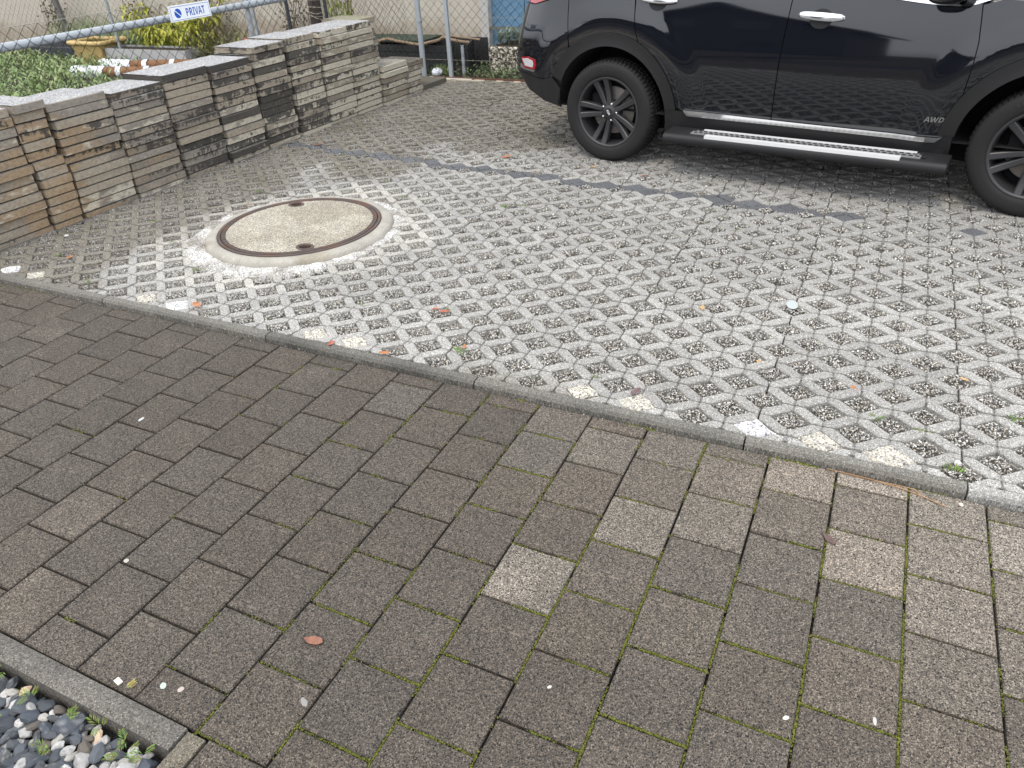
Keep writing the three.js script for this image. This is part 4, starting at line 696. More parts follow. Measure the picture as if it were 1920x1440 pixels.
  { const wood = std({ color: lin(0.2, 0.1, 0.045), roughness: 0.8, bumpMap: rep(texConcB, 0.2), bumpScale: 0.003 }), wrap = std({ color: lin(0.72, 0.75, 0.8), roughness: 0.35, side: THREE.DoubleSide });
    [[-9.0, 5.2, 0.06], [-9.0, 5.62, 0.07]].forEach(([u, v, y], i) => { const t = frameK('wrapped_log', ['brown log half wrapped in white plastic film, lowest in front', 'orange-brown log half wrapped in white plastic film, behind', ''][i], 'log', u, v, y); t.rotation.y = -TH + 0.25; const g = new THREE.CylinderGeometry(0.06, 0.064, 1.5, 20); g.rotateZ(PI / 2); mesh('wood', g, wood, t); const w = new THREE.CylinderGeometry(0.082, 0.07, 0.46, 24, 8, true), p = w.attributes.position; for (let k = 0; k < p.count; k++) { const s = 1 + 0.3 * n3(p.getX(k) * 20, p.getY(k) * 12, p.getZ(k) * 20 + i); p.setX(k, p.getX(k) * s); p.setZ(k, p.getZ(k) * s); } w.rotateZ(PI / 2); w.translate(-0.56, 0, 0); w.computeVertexNormals(); mesh('film_wrap', w, wrap, t); const c = new THREE.SphereGeometry(0.075, 16, 10, 0, 6.29, 0, PI / 2); c.rotateZ(PI / 2); c.scale(0.5, 1, 1); c.translate(-0.765, 0, 0); mesh('film_end', c, wrap, t); for (const x of [-0.12, 0.28]) { const b = new THREE.CylinderGeometry(0.068, 0.068, 0.07, 20, 1, true); b.rotateZ(PI / 2); b.translate(x, 0, 0); mesh('film_band', b, wrap, t); } }); }
  { const t = frameK('marigold', 'small orange-red flowers in the thin shrub', 'flower', -7.5, 5.7), m = std({ color: lin(0.6, 0.07, 0.02) }); for (let k = 0; k < 3; k++) { const g = new THREE.IcosahedronGeometry(0.03, 1); g.scale(1, 0.6, 1); g.translate(k * 0.04, 0.32 + k * 0.03, 0); mesh('bloom', g, m, t); mesh('stem', (() => { const c = cyl(0.004, 0, 0.32 + k * 0.03, 5); c.translate(k * 0.04, 0, 0); return c; })(), std({ color: lin(0.1, 0.15, 0.04) }), t); } }
}
// ---------------------------------------------------------------- parked car
const font = await new FontLoader().loadAsync('fonts/droid/droid_sans_bold.typeface.json');
{
  const car = thing('parked_car', 'dark blue-black sport utility car with grey five-spoke wheels parked on the grid slabs', 'car', [0.7488, 0.018, -5.2504], -0.62529);
  const HW = -0.91, WB = 2.516, AY = 0.332;                                  // middle plane, wheelbase, axle height
  const paint = new THREE.MeshPhysicalMaterial({ color: lin(0.005, 0.0062, 0.0098), roughness: 0.045, ior: 1.66 });
  const clad = std({ color: lin(0.013, 0.013, 0.014), roughness: 0.5 }), blk = std({ color: lin(0.008, 0.008, 0.009), roughness: 0.6 }), well = std({ color: lin(0.004, 0.004, 0.004), roughness: 0.95 });
  const chrome = std({ color: lin(0.78, 0.79, 0.8), metalness: 1, roughness: 0.2 }), silver = std({ color: lin(0.8, 0.8, 0.8), metalness: 0.35, roughness: 0.5 });
  const glass = new THREE.MeshPhysicalMaterial({ color: lin(0.01, 0.012, 0.012), roughness: 0.03, ior: 1.6 });
  const red = new THREE.MeshPhysicalMaterial({ color: lin(0.32, 0.01, 0.015), roughness: 0.15, clearcoat: 1 }), lens = new THREE.MeshPhysicalMaterial({ color: lin(0.5, 0.5, 0.52), roughness: 0.2, clearcoat: 1 });
  // plan outline of one side, rear middle to front middle
  const plan = new THREE.CatmullRomCurve3([[-0.96, HW], [-0.955, -0.7], [-0.935, -0.48], [-0.89, -0.27], [-0.79, -0.115], [-0.58, -0.035], [-0.32, -0.008], [0, 0], [0.6, 0.008], [1.25, 0.012], [1.9, 0.008], [2.5, 0], [2.8, -0.02], [3.02, -0.08], [3.2, -0.22], [3.3, -0.45], [3.34, -0.7], [3.35, HW]].map((q) => V3(q[0], 0, q[1])), false, 'centripetal');
  const NP = 800, tab = []; { const ps = plan.getSpacedPoints(NP); let t = 0, at0 = 0; ps.forEach((p, i) => { if (i) t += p.distanceTo(ps[i - 1]); if (i && ps[i - 1].x < 0 && p.x >= 0 && p.z > -0.3) at0 = t; tab.push([p.x, p.z, t]); }); tab.forEach((q) => (q[2] -= at0)); }
  const T0 = tab[0][2], T1 = tab[NP][2];
  const planAt = (t) => { const f = clamp((t - T0) / (T1 - T0)) * NP, i = Math.min(NP - 1, Math.floor(f)), w = f - i; return [lerp(tab[i][0], tab[i + 1][0], w), lerp(tab[i][1], tab[i + 1][1], w)]; };
  const prof = [[0.1, -0.1], [0.2, -0.075], [0.3, -0.05], [0.4, -0.028], [0.5, -0.011], [0.6, 0], [0.68, 0.004], [0.76, 0.003], [0.84, -0.004], [0.92, -0.015], [1.0, -0.03], [1.08, -0.048], [1.2, -0.08]];
  const profSp = new THREE.SplineCurve(prof.map((q) => new THREE.Vector2(q[0], q[1]))), profTab = profSp.getPoints(400);
  const profAt = (y) => { let lo = 0, hi = 400; while (hi - lo > 1) { const m = (lo + hi) >> 1; if (profTab[m].x < y) lo = m; else hi = m; } const a = profTab[lo], b = profTab[hi]; return lerp(a.y, b.y, clamp((y - a.x) / (b.x - a.x || 1))); };
  const arch = (t, y) => Math.min(Math.hypot(t, y - 0.345), Math.hypot(t - WB, y - 0.345));
  const raw = (t, y, off) => {
    const [x, z] = planAt(t), a = planAt(t - 0.004), b = planAt(t + 0.004); let nx = -(b[1] - a[1]), nz = b[0] - a[0]; const l = Math.hypot(nx, nz); nx /= l; nz /= l;
    const r = arch(t, y), roll = y > 0.25 ? -0.022 * (1 - sst(0.43, 0.575, r)) + 0.012 * sst(0.72, 0.575, r) : 0, o = profAt(y) + roll + off;
    const rear = sst(-0.35, -0.95, t), front = sst(2.75, 3.3, t), lean = rear * (y > 0.56 ? 0.2 * (y - 0.56) : 0.55 * (0.56 - y)) - front * (y > 0.6 ? 0.25 * (y - 0.6) : 0.2 * (0.6 - y));
    return [x + nx * o + lean, y, z + nz * o];
  };
  const surf = (t, y, off = 0) => { const p = raw(t, y, off), e = 0.003, a = raw(t + e, y, off), b = raw(t - e, y, off), c = raw(t, y + e, off), d = raw(t, y - e, off); const n = V3(a[0] - b[0], a[1] - b[1], a[2] - b[2]).cross(V3(c[0] - d[0], c[1] - d[1], c[2] - d[2])).normalize(); return [p, [n.x, n.y, n.z]]; };
  const arc = (cx, r, a0, a1, n = 20) => Array.from({ length: n + 1 }, (_, i) => { const a = lerp(a0, a1, i / n); return [cx + Math.cos(a) * r, 0.345 + Math.sin(a) * r]; });
  function panel(poly, off = 0, cell = 0.03, depth = 0.014) {
    if (polyArea(poly) < 0) poly = poly.slice().reverse();
    const G = new Geo(), xs = poly.map((q) => q[0]), ys = poly.map((q) => q[1]), x0 = Math.min(...xs), x1 = Math.max(...xs), y0 = Math.min(...ys), y1 = Math.max(...ys), nx = Math.ceil((x1 - x0) / cell), ny = Math.ceil((y1 - y0) / cell);
    for (let i = 0; i < nx; i++) {
      const a = x0 + (x1 - x0) * i / nx, b = x0 + (x1 - x0) * (i + 1) / nx; let col = clipHalf(clipHalf(poly, (q) => q[0] - a), (q) => b - q[0]); if (col.length < 3) continue;
      for (let j = 0; j < ny; j++) {
        const c = y0 + (y1 - y0) * j / ny, d = y0 + (y1 - y0) * (j + 1) / ny; let p = clipHalf(clipHalf(col, (q) => q[1] - c), (q) => d - q[1]); p = p.filter((q, k) => { const n = p[(k + 1) % p.length]; return Math.hypot(q[0] - n[0], q[1] - n[1]) > 1e-6; }); if (p.length < 3 || polyArea(p) < 1e-8) continue;
        const S = p.map((q) => surf(q[0], q[1], off)), tris = p.length === 3 ? [[0, 1, 2]] : p.length === 4 ? [[0, 1, 2], [0, 2, 3]] : THREE.ShapeUtils.triangulateShape(p.map((q) => new THREE.Vector2(q[0], q[1])), []);
        for (const [u, v, w] of tris) G.tri(S[u][0], S[v][0], S[w][0], p[u], p[v], p[w], [1, 1, 1], [S[u][1], S[v][1], S[w][1]]);
      }
    }
    for (let i = 0; i < poly.length; i++) { const a = poly[i], b = poly[(i + 1) % poly.length], n = Math.max(1, Math.ceil(Math.hypot(b[0] - a[0], b[1] - a[1]) / cell)); for (let k = 0; k < n; k++) { const p = [lerp(a[0], b[0], k / n), lerp(a[1], b[1], k / n)], q = [lerp(a[0], b[0], (k + 1) / n), lerp(a[1], b[1], (k + 1) / n)]; const A = raw(p[0], p[1], off), B = raw(q[0], q[1], off), C = raw(q[0], q[1], off - depth), D = raw(p[0], p[1], off - depth); G.quad(A, D, C, B, p, p, q, q); } }
    return G.build(false);
  }
  const mirror = (g) => { const m = g.clone(), p = m.attributes.position, n = m.attributes.normal; for (let i = 0; i < p.count; i++) { p.setZ(i, 2 * HW - p.getZ(i)); n.setZ(i, -n.getZ(i)); } if (!m.index) for (let i = 0; i < p.count; i += 3) for (const a of [p, n]) { const x = [a.getX(i), a.getY(i), a.getZ(i)]; a.setXYZ(i, a.getX(i + 1), a.getY(i + 1), a.getZ(i + 1)); a.setXYZ(i + 1, ...x); } return m; };
  const both = (name, g, m, parent = car) => { const a = mesh(name, g, m, parent); mesh(name, mirror(g), m, parent === car ? car : parent); return a; };
  const belt = (t) => 1.078 - 0.058 * sst(1.35, 1.98, t) + 0.05 * sst(2.0, 2.2, t);
  const G2 = 0.0028, RA = 0.412, RT = 0.492;
  // painted panels
  const seamR = [[0.335, 0.708], [0.262, 0.745], [0.215, 0.79], [0.195, 0.85], [0.178, 0.95], [0.162, 1.075]];
  const bs = [[-0.325, 1.08], [-0.318, 0.95], [-0.302, 0.835]], ang = (t, y) => Math.atan2(y - 0.345, t);
  const quarter = [...bs.map((q) => [q[0] + G2, q[1]]), ...arc(0, RT - 0.006, ang(-0.302, 0.735), ang(0.335, 0.705), 22), ...seamR.map((q) => [q[0] - G2, q[1]])];
  both('rear_quarter_panel', panel(quarter), paint);
  const bumper = [[T0, 0.985], [-0.66, 0.985], [-0.46, 1.022], [-0.36, 1.082], ...bs.map((q) => [q[0] - G2, q[1]]), ...arc(0, RT - 0.006, ang(-0.31, 0.73), ang(-0.445, 0.54), 12), [-0.55, 0.52], [-0.75, 0.545], [-0.9, 0.56], [T0, 0.56]];
  both('rear_bumper_cover', panel(bumper), paint);
  const cladR = [[-0.452, 0.536], ...arc(0, RA, ang(-0.4, 0.46) , PI + 0.03, 8), [-0.41, 0.33], [-0.47, 0.345], [-0.6, 0.375], [-0.75, 0.41], [-0.95, 0.43], [T0, 0.43], [T0, 0.556], [-0.9, 0.556], [-0.75, 0.54], [-0.55, 0.515]];
  both('bumper_cladding', panel(cladR, 0.004), clad);
  const midB = [[1.113, 0.392], [1.118, 0.5], [1.126, 0.75], [1.142, 1.08]];
  const rdoor = [...midB.map((q) => [q[0] - G2, q[1]]), [0.165 + G2 * 2, 1.08], ...seamR.slice(0, 5).reverse().map((q) => [q[0] + G2, q[1]]), ...arc(0, RT - 0.006, ang(0.352, 0.69), ang(0.495, 0.42), 12), [0.53, 0.398], [0.6, 0.394]];
  const frontSeam = [[2.062, 0.378], [2.088, 0.5], [2.1, 0.61], [2.11, 0.76], [2.108, 0.86], [2.092, 0.96], [2.08, 1.03]];
  const topF = Array.from({ length: 10 }, (_, i) => { const t = lerp(2.08, 1.15, i / 9); return [t, belt(t)]; });
  const fdoor = [...frontSeam.map((q) => [q[0] - G2, q[1]]), ...topF, ...midB.slice().reverse().map((q) => [q[0] + G2, q[1]])];
  const rd = mesh('rear_door', panel(rdoor), paint, car), fd = mesh('front_door', panel(fdoor), paint, car);
  mesh('rear_door', mirror(panel(rdoor, 0, 0.05)), paint, car); mesh('front_door', mirror(panel(fdoor, 0, 0.05)), paint, car);
  const angF = (t, y) => Math.atan2(y - 0.345, t - WB);
  const fender = [...frontSeam.slice(1).map((q) => [q[0] + G2, q[1]]), [2.16, 1.055], [2.3, 1.04], [2.7, 0.98], [3.0, 0.93], [3.3, 0.88], [T1, 0.86], [T1, 0.5], [3.4, 0.48], [3.05, 0.47], ...arc(WB, RT - 0.006, 0.25, angF(2.045, 0.5), 30)];
  both('front_fender', panel(fender), paint);
  // dark shell behind all panels, wheel housings
  const shell = [[T0, 0.36], [T0, 1.0], [-0.4, 1.06], [0.2, 1.06], [1.4, 1.06], [2.2, 1.03], [2.8, 0.95], [T1, 0.85], [T1, 0.3], [3.2, 0.28], ...arc(WB, 0.415, -0.1, PI + 0.1, 26), [2.0, 0.25], [0.5, 0.25], ...arc(0, 0.415, -0.1, PI - 0.08, 26), [-0.45, 0.42], [-0.6, 0.44]];
  both('inner_shell', panel(shell, -0.02, 0.06, 0.004), blk);
  const ringTrim = (cx, a0, a1, ro = RT, ri = RA) => panel([...arc(cx, ro, a0, a1, 36), ...arc(cx, ri, a1, a0, 36)], 0.007, 0.025, 0.03);
  both('wheel_arch_trim', ringTrim(0, 0.1, PI - 0.42), clad); both('wheel_arch_trim', ringTrim(WB, -0.05, PI - 0.1), clad);
  // sill cladding, chrome strip
  const sill = [...arc(0, RA, -0.16, 0.1, 4), [0.49, 0.39], [0.53, 0.388], [1.2, 0.382], [2.04, 0.37], [2.035, 0.47], ...arc(WB, RT + 0.004, PI - 0.23, PI - 0.1, 3).map((q) => [q[0], q[1]]), ...arc(WB, RA, PI - 0.05, PI + 0.17, 3), [2.08, 0.235], [0.46, 0.235]].filter((q) => true);
  const sillP = [[0.408, 0.24], [0.408, 0.39], [0.487, 0.39], [1.2, 0.384], [2.03, 0.372], [2.03, 0.4], [2.1, 0.4], [2.1, 0.24]].reverse();
  both('sill_cladding', panel(sillP, 0.002), clad);
  const strip = [[0.55, 0.402], [0.575, 0.366], [0.7, 0.362], [1.2, 0.36], [1.8, 0.352], [2.02, 0.349], [2.05, 0.376], [1.2, 0.388], [0.8, 0.396]].reverse();
  both('chrome_sill_strip', panel(strip, 0.013, 0.02, 0.012), chrome);
  // wheel housings and underbody
  for (const cx of [0, WB]) for (const s of [0, 1]) { const g = new THREE.CylinderGeometry(0.408, 0.408, 0.42, 40, 1, true, 0, 2 * PI); g.rotateX(PI / 2); g.translate(cx, 0.345, s ? 2 * HW + 0.255 : -0.255); const p = g.attributes.position; for (let i = 0; i < p.count; i++) p.setY(i, Math.max(0.35, p.getY(i))); mesh('wheel_housing', g, std({ color: lin(0.005, 0.005, 0.005), side: THREE.DoubleSide }), car); const c = new THREE.CircleGeometry(0.41, 40); c.translate(cx, 0.345, s ? 2 * HW + 0.46 : -0.46); const q = c.attributes.position; for (let i = 0; i < q.count; i++) q.setY(i, Math.max(0.25, q.getY(i))); mesh('housing_wall', c, well, car); }
  const ub = new THREE.BoxGeometry(3.1, 0.12, 1.2); ub.translate(1.25, 0.25, HW); mesh('underbody', ub, well, car); const fl = new THREE.BoxGeometry(1.66, 0.1, 1.74); fl.translate(1.25, 0.255, HW); mesh('floor_pan', fl, well, car); const ex = new THREE.CylinderGeometry(0.03, 0.03, 2.6, 14); ex.rotateZ(PI / 2); ex.translate(0.8, 0.18, HW + 0.2); mesh('exhaust_pipe', ex, well, car); for (const ax of [0, WB]) { const sp = new THREE.BoxGeometry(0.3, 0.1, 1.3); sp.translate(ax, 0.24, HW); mesh('axle_carrier', sp, well, car); }
  // running board
  {
    const t = new THREE.Group(); t.name = 'running_board'; car.add(t);
    const sh = new THREE.Shape(); sh.moveTo(0, 0); sh.lineTo(0.135, -0.004); sh.quadraticCurveTo(0.163, -0.004, 0.163, 0.022); sh.quadraticCurveTo(0.163, 0.05, 0.135, 0.053); sh.lineTo(0, 0.06); sh.lineTo(0, 0);
    const ex = (x0, x1) => { const g = new THREE.ExtrudeGeometry(sh, { depth: x1 - x0, bevelEnabled: true, bevelSize: 0.004, bevelThickness: 0.012, bevelSegments: 3, curveSegments: 8 }); g.rotateY(-PI / 2); g.scale(1, 1, 1); const p = g.attributes.position; g.rotateY(PI); g.translate(0, 0, 0); return g; };
    const make = (x0, x1, y, z0) => { const g = new THREE.ExtrudeGeometry(sh, { depth: x1 - x0, bevelEnabled: true, bevelSize: 0.004, bevelThickness: 0.012, bevelSegments: 3, curveSegments: 8 }); const p = g.attributes.position; for (let i = 0; i < p.count; i++) { const zx = p.getX(i), yy = p.getY(i), d = p.getZ(i); p.setXYZ(i, x0 + d, y + yy, z0 + zx); } for (let i = 0; i < p.count; i += 3) { const a = [p.getX(i), p.getY(i), p.getZ(i)]; p.setXYZ(i, p.getX(i + 1), p.getY(i + 1), p.getZ(i + 1)); p.setXYZ(i + 1, ...a); } g.computeVertexNormals(); return g; };
    const bx = (x0, x1, y0, y1, z0, z1) => { const g = new THREE.BoxGeometry(x1 - x0, y1 - y0, z1 - z0); g.translate((x0 + x1) / 2, (y0 + y1) / 2, (z0 + z1) / 2); return g; };
    mesh('board', make(0.5, 2.12, 0.228, -0.02), blk, t);
    const st = bx(0.765, 1.895, 0.272, 0.2935, 0.1, 0.138); mesh('silver_strip', st, silver, t); mesh('silver_strip', bx(0.72, 1.96, 0.285, 0.3, 0.006, 0.022), silver, t);
    mesh('tread_plate', bx(0.66, 1.99, 0.278, 0.2935, 0.0225, 0.0995), std({ color: lin(0.27, 0.27, 0.27), metalness: 0.3, roughness: 0.5 }), t);
    const pads = []; for (let k = 0; k < 40; k++) for (let r = 0; r < 2; r++) { const g = new THREE.CylinderGeometry(0.0095, 0.0105, 0.004, 10); g.scale(1.25, 1, 0.85); g.translate(0.67 + k * 0.0338 + (r ? 0.0169 : 0), 0.2945, 0.042 + r * 0.038); mesh('rubber_stud', g, blk, t); }
  }
  // badges, handles, lamps, mirror, belt trim
  {
    const g = new TextGeometry('AWD', { font, size: 0.03, depth: 0.004, curveSegments: 4 }); g.computeBoundingBox(); const w = g.boundingBox.max.x; g.scale(0.094 / w, 0.9, 1);
    const p = g.attributes.position; for (let i = 0; i < p.count; i++) { const t = 1.945 + p.getX(i) + p.getY(i) * 0.22, y = 0.457 + p.getY(i) + 0.004, q = raw(t, y, 0.001 + p.getZ(i)); p.setXYZ(i, ...q); } g.computeVertexNormals(); mesh('badge_lettering', g, std({ color: lin(0.3, 0.3, 0.3), metalness: 0.6, roughness: 0.35 }), fd);
    const handle = (t0, t1, y, parent) => {
      const grip = []; const n = 24; const GG = new Geo(), ring = 14, L = t1 - t0;
      const P = (i, k) => { const f = i / n, a = (k / ring) * 2 * PI, e = Math.pow(Math.sin(clamp(f, 0.004, 0.996) * PI), 0.22), hh = 0.0215 * e, dd = 0.012 * e, out = 0.006 + 0.026 * Math.pow(Math.sin(f * PI), 0.6), q = raw(t0 + L * f, y - 0.012 * f + Math.sin(a) * hh, out + Math.cos(a) * dd); return q; };
      for (let i = 0; i < n; i++) for (let k = 0; k < ring; k++) GG.quad(P(i, k), P(i, k + 1), P(i + 1, k + 1), P(i + 1, k), [0, 0], [0, 0], [0, 0], [0, 0]);
      const gm = GG.build(false); const idx = mergeGeometries([gm]); const pos = idx.attributes.position, nor = idx.attributes.normal; // smooth normals from the ring
      for (let i = 0; i < n; i++) for (let k = 0; k < ring; k++) { const b = (i * ring + k) * 6, ks = [k, k + 1, k + 1, k, k + 1, k]; [0, 1, 2, 3, 4, 5].forEach((m) => { const a = (ks[m === 4 ? 1 : m === 3 ? 0 : m === 5 ? 3 : m] / ring) * 2 * PI; nor.setXYZ(b + m, 0, Math.sin(a), Math.cos(a)); }); }
      mesh('door_handle', gm, chrome, parent);
      const cup = []; for (let k = 0; k <= 24; k++) { const a = (k / 24) * 2 * PI; cup.push([(t0 + t1) / 2 + Math.cos(a) * 0.062, y - 0.02 + Math.sin(a) * 0.05]); } mesh('handle_recess', panel(cup, 0.0012, 0.012, 0.002), blk, parent);
    };
    handle(1.192, 1.44, 0.972, fd); handle(0.2, 0.45, 1.04, rd);
    both('rear_reflector', panel([[-0.76, 0.645], [-0.72, 0.58], [-0.6, 0.575], [-0.585, 0.605], [-0.595, 0.64], [-0.68, 0.655]], 0.006, 0.02), red); both('reflector_lens', panel([[-0.74, 0.637], [-0.705, 0.592], [-0.62, 0.588], [-0.612, 0.61], [-0.62, 0.632], [-0.68, 0.645]], 0.009, 0.02), lens);
    both('reflector_bezel', panel([[-0.77, 0.575], [-0.72, 0.566], [-0.605, 0.558], [-0.6, 0.568], [-0.72, 0.577], [-0.765, 0.6]], 0.006, 0.02), std({ color: lin(0.3, 0.3, 0.31), metalness: 0.7, roughness: 0.3 }));
    both('tail_lamp', panel([[-0.78, 1.0], [-0.66, 0.992], [-0.46, 1.03], [-0.36, 1.09], [-0.33, 1.16], [-0.7, 1.13]], 0.004, 0.03, 0.03), red);
    const bt = []; for (let k = 0; k <= 30; k++) { const t = lerp(0.1, 2.12, k / 30); bt.push([t, belt(t) + 0.004]); } for (let k = 0; k <= 6; k++) { const a = -PI / 2 + (k / 6) * 1.2; bt.push([2.12 + 0.045 * Math.cos(a), belt(2.12) + 0.05 + 0.05 * Math.sin(a)]); } const lo = bt.map((q) => q), hi = bt.map((q, i) => [q[0] - (i > 30 ? 0.012 : 0), q[1] + (i > 30 ? 0.008 : 0.017)]).reverse();
    both('belt_trim', panel([...lo, ...hi], 0.004, 0.02, 0.02), chrome);
    const mg = new THREE.SphereGeometry(1, 28, 18), mp = mg.attributes.position; for (let i = 0; i < mp.count; i++) { const v = V3().fromBufferAttribute(mp, i); v.set(Math.sign(v.x) * Math.pow(Math.abs(v.x), 0.7) * 0.085, Math.sign(v.y) * Math.pow(Math.abs(v.y), 0.75) * 0.075, Math.sign(v.z) * Math.pow(Math.abs(v.z), 0.7) * 0.115); v.x += v.z * -0.25; mp.setXYZ(i, v.x + 1.945, v.y + 1.125, v.z + 0.135); } mg.computeVertexNormals(); const mm = both('wing_mirror', mg, new THREE.MeshPhysicalMaterial({ color: lin(0.005, 0.005, 0.007), roughness: 0.12, clearcoat: 0.6 }));
    const arm = tube([[2.0, 1.06, 0.06], [2.02, 1.045, 0.0], [2.04, 1.05, -0.06]], 0.022, 10, 10); both('mirror_arm', arm, blk);
    both('corner_trim', panel([[1.98, 1.046], [2.08, 1.05], [2.12, 1.075], [2.1, 1.16], [2.0, 1.12]], -0.003, 0.03), blk);
  }
  // upper body: bonnet, pillars, glass, roof
  {
    const sec = [[-0.72, 1.05, 0.1, 1.12, 0.3], [-0.45, 1.06, 0.06, 1.4, 0.32], [-0.1, 1.06, 0.05, 1.58, 0.3], [0.5, 1.06, 0.05, 1.63, 0.27], [1.2, 1.06, 0.05, 1.63, 0.26], [1.6, 1.05, 0.05, 1.55, 0.28], [2.05, 1.03, 0.06, 1.25, 0.24], [2.35, 1.02, 0.08, 1.06, 0.2], [2.9, 0.94, 0.12, 0.98, 0.3], [3.25, 0.86, 0.25, 0.9, 0.4]];
    const G = new Geo(), m = 16, P = (k, j) => { const [s, yb, ib, yt, it] = sec[k], f = j / m, e = Math.min(1, f * 2), y = f < 0.5 ? lerp(yb, yt, Math.sin(e * PI / 2) * 0.97) : lerp(yt * 0.97 + yb * 0.03, yt, Math.sin((f - 0.5) * PI)), z = f < 0.5 ? lerp(-ib, -it, e) : lerp(-it, HW, (f - 0.5) * 2); return [s, y, z]; };
    const W = new Geo();
    for (let k = 0; k + 1 < sec.length; k++) for (let j = 0; j < m; j++) { const tgt = (k >= 1 && k <= 5 && j > 0 && j < 6) || (k === 6 && j > 8) || (k === 5 && j > 9) || (k === 0 && j > 9) ? W : G; tgt.quad(P(k, j), P(k + 1, j), P(k + 1, j + 1), P(k, j + 1), [0, 0], [0, 0], [0, 0], [0, 0]); }
    both('roof_and_bonnet', G.build(false), paint); both('windows', W.build(false), glass);
  }
  // wheels
  const rubber = std({ color: lin(0.0085, 0.008, 0.0078), roughness: 0.75 }), alloy = std({ color: lin(0.055, 0.055, 0.058), metalness: 0.5, roughness: 0.45 }), disc = std({ color: lin(0.26, 0.235, 0.21), metalness: 0.4, roughness: 0.6 });
  const R0 = 0.336, RR = 0.232, TW = 0.215;
  const tyreG = (() => {
    const G = new Geo(), prof2 = [[RR - 0.006, -0.012], [RR + 0.006, -0.002], [RR + 0.02, 0.003], [RR + 0.03, 0.0035], [RR + 0.05, 0.006], [RR + 0.072, 0.003], [RR + 0.085, -0.004], [R0 - 0.012, -0.014], [R0 - 0.004, -0.026], [R0, -0.042], [R0 + 0.002, -0.062], [R0 - 0.006, -0.0645], [R0 - 0.006, -0.072], [R0 + 0.002, -0.0745], [R0 + 0.003, -0.105], [R0 - 0.006, -0.1075], [R0 - 0.006, -0.115], [R0 + 0.002, -0.1175], [R0, -0.16], [R0 - 0.012, -0.19], [R0 - 0.05, -0.208], [RR, -0.2]];
    const n = 288, blk2 = 72, P = (i, k) => { const [r, z] = prof2[k]; let rr = r; const ph = ((i / n) * blk2 + (k > 12 ? 0.5 : 0)) % 1; if (k >= 7 && k <= 19 && ph > 0.7) rr -= k === 7 ? 0.003 : 0.008; const a = (i / n) * 2 * PI + (k >= 9 ? (k - 9) * 0.004 : 0); return [Math.cos(a) * rr, Math.sin(a) * rr, z]; };
    for (let i = 0; i < n; i++) for (let k = 0; k + 1 < prof2.length; k++) { const q = [P(i, k), P(i + 1, k), P(i + 1, k + 1), P(i, k + 1)]; const smooth = k < 7 ? q.map((w, m2) => { const kk = m2 < 2 ? k : k + 1, a = prof2[Math.max(0, kk - 1)], b = prof2[kk + 1], dr = b[0] - a[0], dz = b[1] - a[1], l = Math.hypot(dr, dz), th = Math.atan2(w[1], w[0]); return [Math.cos(th) * -dz / l * 1, Math.sin(th) * -dz / l, dr / l]; }) : null, z = [0, 0]; if (smooth) { G.tri(q[0], q[2], q[1], z, z, z, [1, 1, 1], [smooth[0], smooth[2], smooth[1]]); G.tri(q[0], q[3], q[2], z, z, z, [1, 1, 1], [smooth[0], smooth[3], smooth[2]]); } else G.quad(q[0], q[3], q[2], q[1], z, z, z, z); }
    return G.build(false);
  })();
  const lath = (pts, seg = 96) => { const g = new THREE.LatheGeometry(pts.map((q) => new THREE.Vector2(q[0], q[1])), seg); g.rotateX(PI / 2); return g; };
  const rimG = lath([[RR - 0.03, -0.19], [RR - 0.025, -0.05], [RR - 0.018, -0.016], [RR - 0.015, -0.008], [RR - 0.004, -0.004], [RR + 0.001, -0.008], [RR, -0.016]].reverse());
  const spokeG = (() => {                                                    // one spoke along +x, tapered, with a raised middle face
    const G = new Geo(), n = 8, S = (f) => { const x = lerp(0.052, RR - 0.012, f), w = lerp(0.0145, 0.0195, f), z = lerp(-0.03, -0.009, Math.pow(f, 0.8)) - 0.012 * Math.sin(f * PI); return [[x, -w - 0.005, z - 0.032], [x, -w, z - 0.004], [x, -w * 0.72, z], [x, w * 0.72, z], [x, w, z - 0.004], [x, w + 0.005, z - 0.032]]; };
    for (let i = 0; i < n; i++) { const a = S(i / n), b = S((i + 1) / n); for (let k = 0; k + 1 < a.length; k++) G.quad(a[k], b[k], b[k + 1], a[k + 1], [0, 0], [0, 0], [0, 0], [0, 0]); }
    return G.build(false);
  })();
  const hubG = lath([[0.0, -0.024], [0.03, -0.024], [0.0315, -0.03], [0.05, -0.034], [0.068, -0.042], [0.074, -0.06], [0.074, -0.1]].reverse(), 48);
  const kia = new TextGeometry('KIA', { font, size: 0.0165, depth: 0.0012, curveSegments: 3 }); kia.computeBoundingBox(); kia.translate(-kia.boundingBox.max.x / 2, -0.0082, -0.0245);
  const letters = [...'KUMHO'].map((c, i) => { const g = new TextGeometry(c, { font, size: 0.019, depth: 0.0015, curveSegments: 3 }); g.computeBoundingBox(); g.translate(-g.boundingBox.max.x / 2, -0.0095, 0.0062); g.scale(1.15, 1, 1); g.translate(0, RR + 0.052, 0); g.rotateZ(0.2 - i * 0.085); return g; });
  const brandG = mergeGeometries(letters);
